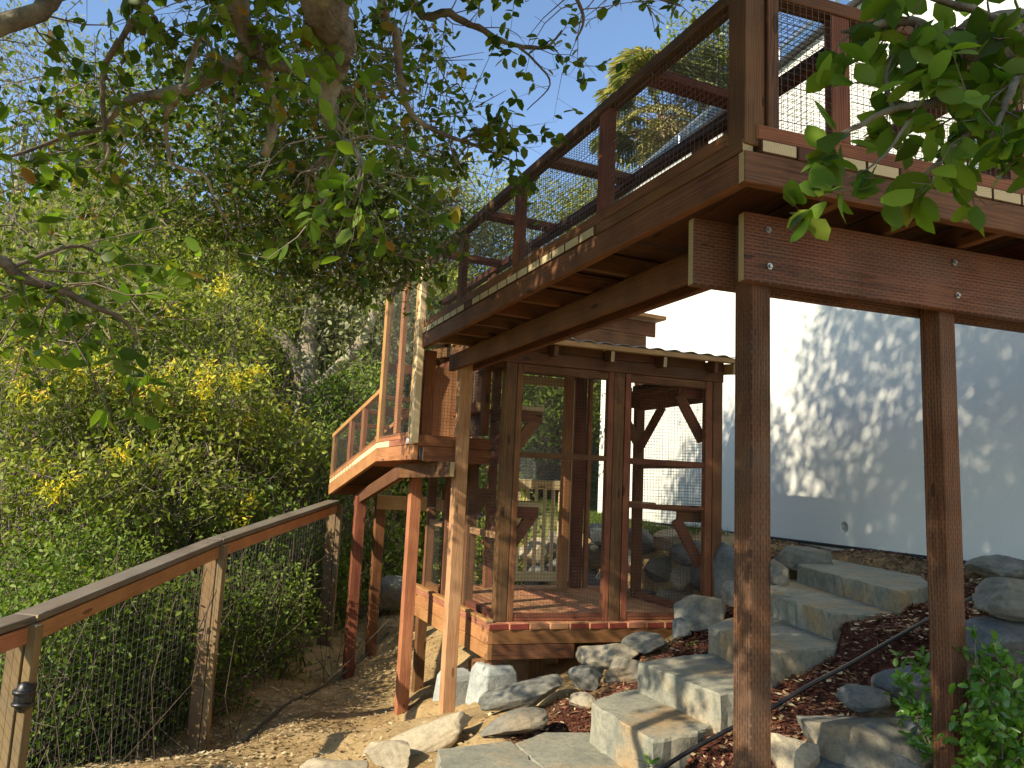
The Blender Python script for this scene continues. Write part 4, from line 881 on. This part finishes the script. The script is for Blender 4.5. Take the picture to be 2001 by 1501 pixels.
def leafy(parent, limbs, seed, dens, length, nleaf, lsize, matnear, wid=.62, keep=300, droop=.35, bare=.15, far='oak'):
    rg = np.random.default_rng(seed); s0, s1, r0, r1, LP, LD = grow(limbs, rg, dens, length, nleaf, lsize, droop, bare)
    stuff(sticks('twigs', s0, s1, r0, r1, 'twig', parent)); S = rg.uniform(*lsize, len(LP)); sc = np.zeros(len(LP))
    for i, p in enumerate(LP):
        w = inview(p); sc[i] = S[i]/w[2] if w else 0
    od = np.argsort(-sc); near = od[:keep]; rest = od[keep:]
    leaf_objs(parent, LP[near], LD[near], S[near], leaf_set(matnear, wid*.78, .18), rg)
    if len(rest): leaves('foliage', LP[rest], lsize, far, parent, seed, .6, wid, 0, None, LD[rest]/np.linalg.norm(LD[rest], axis=1, keepdims=True))
def V3(*a): return np.array(a, float)
def limb(parent, pts, r0, r1, m='bark', seed=0, name='limb', sides=8, pw=1.):
    pts = np.array(pts); rad = r0+(r1-r0)*np.linspace(0, 1, len(pts))**pw; o, P, Rr = tube(name, pts, rad, m, parent, sides, 5, .12, seed); return P, Rr

# --- big oak, its trunk behind the viewer, limbs overhead
oak = thing('oak_tree', 'oak with gnarled limbs and twiggy dark leaves hanging over the path from above', 'tree', (-1.7, -1.6, ground(-1.7, -1.6)))
g0 = ground(-1.7, -1.6); FK = V3(-1.35, -.9, 1.9)
trunkP = limb(oak, [V3(-1.7, -1.6, g0-.2), V3(-1.72, -1.55, -.9), V3(-1.6, -1.3, .4), FK, V3(-1.6, -.2, 3.2), V3(-2.0, .9, 4.2), V3(-2.3, 1.6, 5.4)], .24, .05, 'bark', 1, 'trunk', 12)
HUB = V3(-.6, .1, 2.5); lim = []
def L(pts, r0, r1, k=1., m='bark', s=0, pw=1.): P, Rr = limb(oak, pts, r0, r1, m, s); lim.append((P, Rr, k)); return P
L([FK, HUB, at(612, -90, 2.0), at(632, 0, 2.15), at(664, 78, 2.2), at(652, 140, 2.25), at(640, 200, 2.3), at(656, 270, 2.35), at(640, 330, 2.45)], .085, .012, .9, 'bark', 2)
L([FK, at(420, -260, 1.9), at(452, -30, 2.2), at(478, 55, 2.28), at(492, 100, 2.32), at(444, 133, 2.4), at(367, 171, 2.5), at(245, 200, 2.6), at(205, 255, 2.7), at(205, 300, 2.75)], .05, .005, 1, 'bark', 3)
L([at(490, 95, 2.32), at(515, 118, 2.35), at(562, 132, 2.4), at(612, 142, 2.4), at(655, 170, 2.42), at(740, 190, 2.5)], .026, .008, 1, 'bark', 4)
L([FK, at(-420, 330, 1.5), at(-90, 95, 2.0), at(60, 28, 2.1), at(130, -20, 2.2), at(260, -90, 2.4)], .04, .018, .6, 'bark', 5)
L([HUB, at(452, -60, 2.6), at(440, 0, 2.6), at(392, 70, 2.6), at(370, 130, 2.6), at(360, 180, 2.6), at(325, 222, 2.65), at(330, 300, 2.7), at(345, 325, 2.7), at(400, 345, 2.75), at(420, 392, 2.8), at(450, 440, 2.85)], .014, .004, .8, 'palebark', 6)
L([HUB, at(272, -60, 2.4), at(258, 40, 2.4), at(205, 130, 2.45), at(203, 240, 2.5), at(212, 300, 2.5), at(180, 340, 2.5)], .014, .004, 1, 'bark', 7)
L([HUB, at(780, -80, 2.9), at(879, 27, 3.0), at(936, 54, 3.05), at(990, 84, 3.1), at(1065, 92, 3.15), at(1098, 60, 3.2)], .022, .004, .8, 'bark', 8)
L([at(1010, 88, 3.1), at(1045, 120, 3.1), at(1075, 165, 3.1), at(1030, 215, 3.1)], .006, .002, .7, 'bark', 9)
L([HUB, at(735, -60, 2.6), at(772, 60, 2.7), at(782, 150, 2.75), at(800, 215, 2.8), at(850, 255, 2.85), at(930, 285, 2.9), at(995, 312, 3.0)], .022, .004, 1.1, 'bark', 10)
L([at(900, 275, 2.88), at(960, 245, 2.9), at(1000, 250, 2.95), at(1012, 330, 3.0)], .006, .002, 2.2, 'bark', 11)
L([HUB, at(1030, -160, 2.6), at(1090, -40, 2.65), at(1125, -5, 2.7), at(1140, 40, 2.7), at(1125, 80, 2.7)], .014, .003, 1.2, 'bark', 12)
L([HUB, at(1200, -140, 2.6), at(1250, -30, 2.7), at(1285, -5, 2.72), at(1330, 12, 2.75)], .012, .003, .9, 'bark', 13)
L([FK, at(-420, 470, 1.3), at(-120, 482, 1.6), at(0, 512, 1.7), at(45, 545, 1.75), at(110, 562, 1.8), at(170, 592, 1.85), at(235, 622, 1.9), at(270, 660, 1.95)], .02, .004, 1.5, 'bark', 14)
L([at(20, 525, 1.72), at(80, 500, 1.75), at(150, 480, 1.8), at(200, 500, 1.85)], .006, .003, 1.5, 'bark', 15)
L([at(520, 125, 2.4), at(528, 190, 2.6), at(533, 250, 2.6), at(518, 305, 2.6)], .02, .016, .6, 'palebark', 16)
L([at(655, 260, 2.3), at(690, 290, 1.9), at(705, 330, 1.8), at(690, 400, 1.8)], .009, .004, 1.6, 'bark', 17)
L([at(640, 300, 2.4), at(600, 360, 2.8), at(680, 425, 3.0), at(765, 492, 3.2), at(828, 512, 3.3)], .010, .003, 1.3, 'bark', 18)
L([at(205, 250, 2.6), at(120, 270, 2.5), at(40, 300, 2.4), at(-40, 320, 2.3)], .009, .004, 1., 'bark', 19)
leafy(oak, lim, 5, 17, .30, 6.0, (.034, .062), 'oaknear', .74, 300, bare=.28)
rg = np.random.default_rng(21); LP = []; ST0 = []; ST1 = []
for (px, py, D, r, N) in ((430, 300, 4.3, (1.0, .8, .50), 4200), (650, 430, 4.5, (.80, .6, .42), 4200), (690, 520, 4.4, (.42, .5, .20), 1000), (100, 330, 3.6, (.55, .6, .55), 900), (800, 210, 3.8, (.36, .5, .42), 1000), (600, 110, 3.7, (.62, .5, .30), 1400), (120, 600, 3.2, (.5, .5, .28), 800)):
    p, cc = clumped(N, at(px, py, D), r, rg, 11, .055, .0); LP.append(p); m_ = len(cc); ST0.append(cc); ST1.append(cc+unit(m_, rg)*rg.uniform(.08, .30, (m_, 1))); ST0.append(cc); ST1.append(cc+unit(m_, rg)*rg.uniform(.08, .40, (m_, 1)))
leaves('foliage', np.concatenate(LP), (.030, .052), 'oak', oak, 22, .6, .68)
s0, s1 = np.concatenate(ST0), np.concatenate(ST1); stuff(sticks('twigs', s0, s1, rng.uniform(.0015, .005, len(s0)), rng.uniform(.0008, .002, len(s0)), 'twig', oak))
LP = []; ph = np.array([sin(SUN_HEAD), cos(SUN_HEAD), 0]); qh = np.array([cos(SUN_HEAD), -sin(SUN_HEAD), 0])
for p, q, z, rp_, rq, rz, N in ((-.6, -2.2, 3.3, 1.0, 1.7, 1.3, 17000), (-.6, -.6, 2.9, 1.0, 1.7, 1.6, 15000), (-.5, -2.1, 5.6, 1.1, 1.7, 1.5, 21000), (-.6, .0, 5.0, 1.1, 1.7, 1.4, 9000), (-.5, -3.8, 3.6, .7, .7, .6, 1300), (-.4, -3.5, 4.7, .8, .8, .8, 2200), (.0, -5.3, 4.9, .8, 1.0, .85, 9000)):
    c = ph*p+qh*q; c[2] = z; r = np.abs(ph)*rp_+np.abs(qh)*rq; r[2] = rz; pts, _ = clumped(N, c, r, rg, 22, .16, .0); LP.append(pts)
leaves('crown', np.concatenate(LP), (.05, .085), 'oak', oak, 23, .6, .68)  # unseen clumps of the oak, added towards the sun to shade posts and wall

# --- second oak at the right, large leaves close by
ok2 = thing('oak_tree', 'oak branch with large bright green leaves and a thick grey limb beside the house wall', 'tree', (2.3, .1, ground(2.3, .1)))
lim = []; g0 = ground(2.3, .1)
limb(ok2, [V3(2.3, .1, g0-.2), V3(2.25, .15, -.3), V3(2.1, .3, .5), V3(1.75, .62, .95), at(2150, 60, 1.45)], .16, .07, 'bark', 1, 'trunk', 12)
def L(pts, r0, r1, k=1., m='bark', s=0): P, Rr = limb(ok2, pts, r0, r1, m, s); lim.append((P, Rr, k))
L([at(2160, 60, 1.45), at(2060, 70, 1.4), at(1960, 78, 1.38), at(1890, 92, 1.36), at(1840, 105, 1.36)], .066, .034, .5, 'palebark', 31)
L([at(1850, 100, 1.36), at(1800, 50, 1.32), at(1745, 42, 1.3), at(1690, 58, 1.3), at(1645, 62, 1.3)], .012, .003, 1.1, 'bark', 32)
L([at(1960, 90, 1.38), at(1900, 165, 1.3), at(1820, 200, 1.25), at(1740, 215, 1.25), at(1660, 255, 1.25), at(1600, 280, 1.27)], .012, .002, 1.2, 'bark', 33)
L([at(1960, 120, 1.35), at(1930, 190, 1.25), at(1890, 260, 1.2), at(1840, 310, 1.2), at(1790, 360, 1.22)], .010, .002, 1.2, 'bark', 34)
L([at(2050, 80, 1.4), at(1990, 150, 1.2), at(1955, 230, 1.15), at(1930, 290, 1.15)], .010, .002, 1.1, 'bark', 35)
L([at(1990, 60, 1.35), at(1900, 20, 1.3), at(1800, -10, 1.3), at(1700, -30, 1.3)], .010, .002, 1.2, 'bark', 36)
L([at(1745, 215, 1.25), at(1730, 150, 1.26), at(1755, 90, 1.28)], .005, .002, 1.2, 'bark', 37)
L([at(1790, 210, 1.25), at(1740, 290, 1.25), at(1690, 335, 1.25)], .004, .0015, 1.3, 'bark', 38)
leafy(ok2, lim, 9, 24, .13, 3.6, (.036, .062), 'oaknear', .86, 300, .5, .05)

# --- shrubs and trees of the slope beyond the fence
def plant(name, label, px, py, D, rx, ry, rz, N, m, ls, seed, yellow=0, trunk=None, nst=60, group=None, stemm='twig', per=13, spread=.10, cat=None, shell=.35):
    rg = np.random.default_rng(seed); c = at(px, py, D); g = ground(c[0], c[1]); t = thing(name, label, cat or ('tree' if 'tree' in name else 'shrub'), (c[0], c[1], g), group)
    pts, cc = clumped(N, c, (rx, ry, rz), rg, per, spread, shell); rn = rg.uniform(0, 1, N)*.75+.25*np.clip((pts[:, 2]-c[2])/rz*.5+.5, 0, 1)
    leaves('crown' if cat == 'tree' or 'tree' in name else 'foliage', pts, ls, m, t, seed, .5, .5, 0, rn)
    if trunk:
        r = trunk[0]; pl = [np.array(q) for q in trunk[1]]; tube('trunk', pl, np.linspace(r, r*.45, len(pl)), trunk[2], t, 10, 5, .10, seed)
        for k in range(5):
            e = ball(1, c, (rx*.8, ry*.8, rz*.8), rg)[0]; s = pl[-2 if k % 2 else -1]; tube('limb', [s, (s+e)/2+unit(1, rg)[0]*.15, e], [r*.4, r*.25, r*.08], trunk[2], t, 7, 4, .1, seed+k)
    b = np.array([c[0], c[1], g]); k = rg.integers(0, len(cc), nst); e = cc[k]; s = b*.35+e*.65+rg.normal(size=(nst, 3))*np.array([rx, ry, rz*.5])*.25
    s0 = [np.repeat(b[None], nst, 0)+rg.normal(size=(nst, 3))*np.array([.12, .12, .03]), s]; s1 = [s, e]; ra = [np.full(nst, .011), np.full(nst, .006)]; rb = [np.full(nst, .006), np.full(nst, .0025)]
    n2 = nst*5; k = rg.integers(0, len(cc), n2); s0.append(cc[k]); s1.append(cc[k]+unit(n2, rg)*rg.uniform(.1, .38, (n2, 1))); ra.append(np.full(n2, .0042)); rb.append(np.full(n2, .0016))
    stuff(sticks('stems', np.concatenate(s0), np.concatenate(s1), np.concatenate(ra), np.concatenate(rb), stemm, t))
    if yellow:
        top = cc[np.argsort(-(cc[:, 2]+rg.normal(size=len(cc))*rz*.5-(cc@Fv)*.6))[:yellow]]; yellow = max(2, int(yellow*.65)); n3 = yellow*40; p3 = top[rg.integers(0, yellow, n3)]+rg.normal(size=(n3, 3))*.055-Fv*.06; leaves('blossom', p3, (.035, .075), 'yellow', t, seed+1, .3, .35)
    return t
FT = 'sunlit trees on the far slope'
S = 100
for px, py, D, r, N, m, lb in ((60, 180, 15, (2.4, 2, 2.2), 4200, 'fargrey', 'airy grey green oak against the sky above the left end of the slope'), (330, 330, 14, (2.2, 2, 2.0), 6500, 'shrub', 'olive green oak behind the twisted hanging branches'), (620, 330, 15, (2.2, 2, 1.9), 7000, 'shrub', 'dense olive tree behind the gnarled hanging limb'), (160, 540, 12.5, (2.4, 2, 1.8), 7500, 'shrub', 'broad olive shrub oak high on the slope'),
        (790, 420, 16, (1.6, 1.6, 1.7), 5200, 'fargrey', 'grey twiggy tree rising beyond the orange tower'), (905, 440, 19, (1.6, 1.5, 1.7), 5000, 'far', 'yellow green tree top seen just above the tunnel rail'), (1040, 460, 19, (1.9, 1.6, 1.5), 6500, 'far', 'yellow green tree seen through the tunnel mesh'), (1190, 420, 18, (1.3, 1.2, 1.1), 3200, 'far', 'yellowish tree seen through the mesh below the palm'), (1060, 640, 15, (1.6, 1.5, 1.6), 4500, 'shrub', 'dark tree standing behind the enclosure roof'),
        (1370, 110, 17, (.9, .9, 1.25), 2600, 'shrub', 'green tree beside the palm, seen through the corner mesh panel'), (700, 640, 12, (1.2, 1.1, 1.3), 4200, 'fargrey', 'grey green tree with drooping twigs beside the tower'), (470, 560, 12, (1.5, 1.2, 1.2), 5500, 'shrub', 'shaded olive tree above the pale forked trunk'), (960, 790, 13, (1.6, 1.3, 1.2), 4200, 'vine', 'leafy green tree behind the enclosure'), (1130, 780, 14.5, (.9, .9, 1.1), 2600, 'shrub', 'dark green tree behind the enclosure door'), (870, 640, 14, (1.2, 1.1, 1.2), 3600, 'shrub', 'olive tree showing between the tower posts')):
    c = at(px, py, D); g = ground(c[0], c[1]); b = V3(c[0]-.2, c[1]+.1, g-.2)
    plant('tree', lb, px, py, D, *r, N, m, (.07, .13), S, 0, (.10, [b, b*.6+c*.4+V3(.1, 0, 0), c-V3(0, 0, r[2]*.3)], 'palebark'), 80, FT, per=12, spread=.16); S += 3
# pale forked trunk on the slope
c = at(600, 600, 11.5); gb = at(592, 862, 11.5)
ft = thing('forked_tree', 'pale forked trunk lit by the sun on the slope left of the tower', 'tree', gb)
gb[2] = min(gb[2], ground(gb[0], gb[1])+.05)
tube('trunk', [V3(gb[0], gb[1], ground(gb[0], gb[1])-.2), at(595, 840, 11.5), at(603, 770, 11.5), at(603, 700, 11.5), at(603, 640, 11.6), at(622, 560, 11.7), at(632, 500, 11.8)], [.21, .20, .19, .15, .13, .09, .06], 'palebark', ft, 12, 5, .08, 1)
tube('limb', [at(600, 765, 11.5), at(578, 700, 11.4), at(540, 655, 11.3), at(490, 635, 11.2), at(462, 600, 11.2)], [.13, .11, .09, .07, .04], 'palebark', ft, 10, 5, .08, 2)
tube('limb', [at(645, 735, 11.3), at(690, 690, 11.3), at(722, 640, 11.3), at(735, 590, 11.3)], [.10, .09, .07, .05], 'palebark', ft, 10, 5, .08, 3)
tube('limb', [at(600, 780, 11.5), at(620, 760, 11.4), at(645, 735, 11.3)], [.1, .1, .1], 'palebark', ft, 10, 5, .0, 3)
pts, cc = clumped(3800, at(600, 440, 12.2), (1.2, .9, .6), np.random.default_rng(3), 12, .13, .2); leaves('crown', pts, (.06, .11), 'shrub', ft, 3, .5, .5)
# nearer shrubs
SH = 'shrubs on the slope beyond the fence'
for px, py, D, r, N, m, yl, lb in ((70, 800, 7.6, (.85, .8, .75), 3000, 'shrub', 16, 'shrub with a thick yellow blossom tuft at the far left of the slope'), (250, 810, 8.0, (.9, .8, .6), 3000, 'shrub', 14, 'olive shrub with yellow tips between two fuller yellow shrubs'), (420, 800, 8.4, (.85, .8, .65), 3200, 'shrub', 26, 'shrub heaped with bright yellow blossom below the forked trunk'), (530, 890, 8.6, (.7, .7, .6), 2600, 'shrub', 12, 'shrub with loose yellow sprays left of the sloping tunnel'),
        (120, 990, 6.8, (.9, .7, .65), 3000, 'shrub', 8, 'tangled grey stemmed shrub above the fence rail'), (330, 960, 7.4, (.8, .7, .6), 2800, 'shrub', 6, 'twiggy olive shrub halfway along the fence'), (250, 660, 9.5, (1.2, 1., .8), 4200, 'shrub', 5, 'olive shrub behind the low hanging oak leaves'), (420, 650, 10, (1.1, 1., .8), 4000, 'shrub', 5, 'dim olive shrub left of the forked trunk'), (30, 640, 9, (1.2, 1., .9), 3600, 'shrub', 3, 'shrub filling the slope at its far left'),
        (690, 800, 10.6, (.8, .8, .7), 3600, 'vine', 0, 'bright green bush against the tall tower'), (610, 930, 9.4, (.8, .7, .6), 3400, 'vine', 2, 'bright green bush beside the sloping tunnel'), (470, 1040, 7.8, (.7, .6, .55), 3000, 'vine', 3, 'fresh green bush just above the middle fence rail'), (800, 1060, 12, (1.2, .9, .9), 3600, 'vine', 0, 'green reeds and bushes behind the red timber posts'), (930, 1010, 11.5, (1., .8, .8), 2800, 'vine', 0, 'green bush seen under the tower platform')):
    plant('shrub', lb, px, py, D, *r, N, m, (.045, .085), S, yl, None, 70, SH, per=12, spread=.10); S += 3
for px, py, D, r, N, m, lb in ((70, 1330, 5.0, (.55, .5, .75), 3200, 'vine', 'green thicket behind the wire near the fence fixture'), (230, 1300, 5.5, (.6, .5, .75), 3000, 'oak', 'dry brown and green thicket behind the first fence bay'), (370, 1280, 6.1, (.55, .5, .75), 2900, 'oak', 'brown stemmed thicket against the middle fence post'), (500, 1220, 7.1, (.6, .5, .75), 2800, 'vine', 'dark green thicket behind the farther fence bay'), (610, 1150, 8.6, (.6, .5, .7), 2800, 'vine', 'green thicket behind the last fence post'), (150, 1130, 6.1, (.7, .5, .5), 2800, 'vine', 'leafy shrub pushing up against the fence rail'), (700, 1120, 9.8, (.7, .6, .7), 2600, 'vine', 'shaded green thicket behind the two red posts')):
    t = plant('thicket', lb, px, py, D, *r, int(N*1.6), m, (.03, .06), S, 0, None, 40, SH, stemm='cane', per=10, spread=.08, cat='shrub', shell=.0); S += 3
    rg = np.random.default_rng(S); c = at(px, py, D); n2 = 75; xy = rg.normal(size=(n2, 2))*np.array([r[0]*.6, r[1]*.6])+c[:2]; zz = gz(xy[:, 0], xy[:, 1]); b0 = np.column_stack([xy, zz-.02]); b1 = b0+np.column_stack([rg.normal(size=(n2, 2))*.34, rg.uniform(.4, 1.4, n2)])
    mid = (b0+b1)/2+rg.normal(size=(n2, 3))*.06; stuff(sticks('canes', np.concatenate([b0, mid]), np.concatenate([mid, b1]), np.full(n2*2, .004), np.full(n2*2, .0028), 'cane', t))
# undergrowth
rg = np.random.default_rng(77); n = 90000; x = rg.uniform(-13, .6, n); y = rg.uniform(6.2, 19, n); keep = (x < -2.35-.0*y) & (x > -1.1*y-1) | ((y > 9.2) & (x < .3)); x, y = x[keep], y[keep]; z = gz(x, y)+np.abs(rg.normal(size=len(x)))*.28+.02
tag(leaves('undergrowth', np.column_stack([x, y, z]), (.06, .13), 'shrub', None, 78, .4, .5), 'olive undergrowth covering the slope beyond the fence', 'undergrowth')
x = rg.uniform(.3, 3.0, 16000); y = rg.uniform(8.6, 14., 16000); k = (x < 2.3-.3*(y-9.6)) & (x > 1.0-.1*(y-9)); x, y = x[k], y[k]; p = np.column_stack([x, y, gz(x, y)]); q = p+np.column_stack([rg.normal(size=(len(x), 2))*.02, rg.uniform(.03, .09, len(x))])
me = sticks('lawn', p, q, .004, .001, 'vine'); stuff(me); tag(me, 'short green grass between the enclosure and the house corner', 'grass')
a_ = me.data.attributes.new('rnd', 'FLOAT', 'POINT'); a_.data.foreach_set('value', rg.uniform(0, 1, len(me.data.vertices)).astype(np.float32))
# palm
pc = at(1302, 250, 17.5); pg = ground(pc[0], pc[1]); pm = thing('palm_tree', 'tall fan palm with pale drooping fronds behind the tunnel rail', 'tree', (pc[0], pc[1], pg))
tube('trunk', [V3(pc[0]+.1, pc[1], pg-.3), V3(pc[0]+.05, pc[1], pc[2]*.5), V3(pc[0], pc[1], pc[2]-.6), V3(pc[0], pc[1], pc[2]+.3)], [.26, .2, .36, .22], 'palm_trunk', pm, 12, 6, .1, 2)
rg = np.random.default_rng(8)
p = ball(900, pc-V3(0, 0, .35), (.55, .55, .6), rg, .7); d = (p-pc)*V3(1, 1, 0); d /= np.linalg.norm(d, axis=1, keepdims=True); d[:, 2] = -1.2; leaves('dry_skirt', p, (.2, .45), 'palm', pm, 4, 0, .12, 0, rg.uniform(.6, 1, 900), d/np.linalg.norm(d, axis=1, keepdims=True))
for k in range(30):
    az = k*2.4+rg.uniform(-.3, .3); el = rg.uniform(-.3, 1.25); d = V3(cos(az)*cos(el), sin(az)*cos(el), sin(el)); ln = rg.uniform(.9, 1.35); h = pc+d*ln; s_ = np.cross(d, Z); s_ /= np.linalg.norm(s_); up_ = np.cross(s_, d); m_ = 46; P = []; Dd = []
    for j in range(m_):
        a = (j/(m_-1)-.5)*2.5; e = d*cos(a)+s_*sin(a)*1.0+up_*.1; e /= np.linalg.norm(e)
        q = h.copy()
        for w in range(3):
            P.append(q.copy()); f_ = e-V3(0, 0, .55*w); f_ /= np.linalg.norm(f_); Dd.append(f_); q = q+f_*.34
    P = np.array(P); Dd = np.array(Dd); s, e = pc, h
    o = leaves('frond', P, (.36, .44), 'palm', pm, 50+k, 0, .10, 0, np.full(len(P), rg.uniform(.1, .95))+rg.normal(size=len(P))*.08, Dd*4, kind=False)
    o = sticks('frond_stalk', [s], [e], .02, .012, 'palm_trunk', o)
# leafy bush by the right post, small weeds
bs_ = thing('leafy_bush', 'glossy bright green bush growing by the right timber post', 'bush', (lambda p: (p[0], p[1], ground(p[0], p[1])))(at(1935, 1480, 2.65)))
rg = np.random.default_rng(5); bl = []; b0 = at(1935, 1500, 2.65); b0[2] = ground(b0[0], b0[1])
for x, y, D in ((1905, 1260, 2.75), (1950, 1290, 2.7), (1990, 1330, 2.6), (1930, 1360, 2.5), (1960, 1420, 2.4), (2010, 1420, 2.45), (1900, 1420, 2.6), (1985, 1290, 2.75), (2040, 1350, 2.6), (1990, 1480, 2.35), (1920, 1470, 2.45), (1815, 1300, 2.95), (1790, 1385, 2.95), (1770, 1345, 2.95), (1825, 1420, 2.95), (2060, 1430, 2.6)):
    e = at(x, y, D); o, P, Rr = tube('stem', [b0+rg.normal(size=3)*.02, (b0+e)/2+rg.normal(size=3)*.03, e], [.006, .004, .002], 'bark', bs_, 6, 5); bl.append((P[4:], Rr[4:], 1.))
leafy(bs_, bl, 6, 46, .10, 5.0, (.028, .048), 'bush', .55, 300, -.35, 0, 'bush')
for px, py, z, lb in ((1543, 1393, None, 'small pale green weed sprouting over the black pipe'), (1268, 1492, None, 'small green seedling at the foot of the lowest stone step'), (1352, 1262, None, 'small green seedling in the mulch above the second step')):
    D = {1543: 3.55, 1268: 3.3, 1352: 4.75}[px]; p = at(px, py, D); t = thing('weed', lb, 'weed', p); rg = np.random.default_rng(px); gz_ = min(p[2]-.03, ground(p[0], p[1]))
    tube('stem', [V3(p[0], p[1], gz_-.02), p], [.003, .002], 'twig', t, 5, 2); nl = 7; dd = np.array([(cos(a), sin(a), rg.uniform(.0, .6)) for a in np.linspace(0, 6.28, nl, endpoint=False)]); leaf_objs(t, np.repeat(p[None], nl, 0), dd, rg.uniform(.045, .075, nl), leaf_set('bush', .26, .1), rg, 1.5)
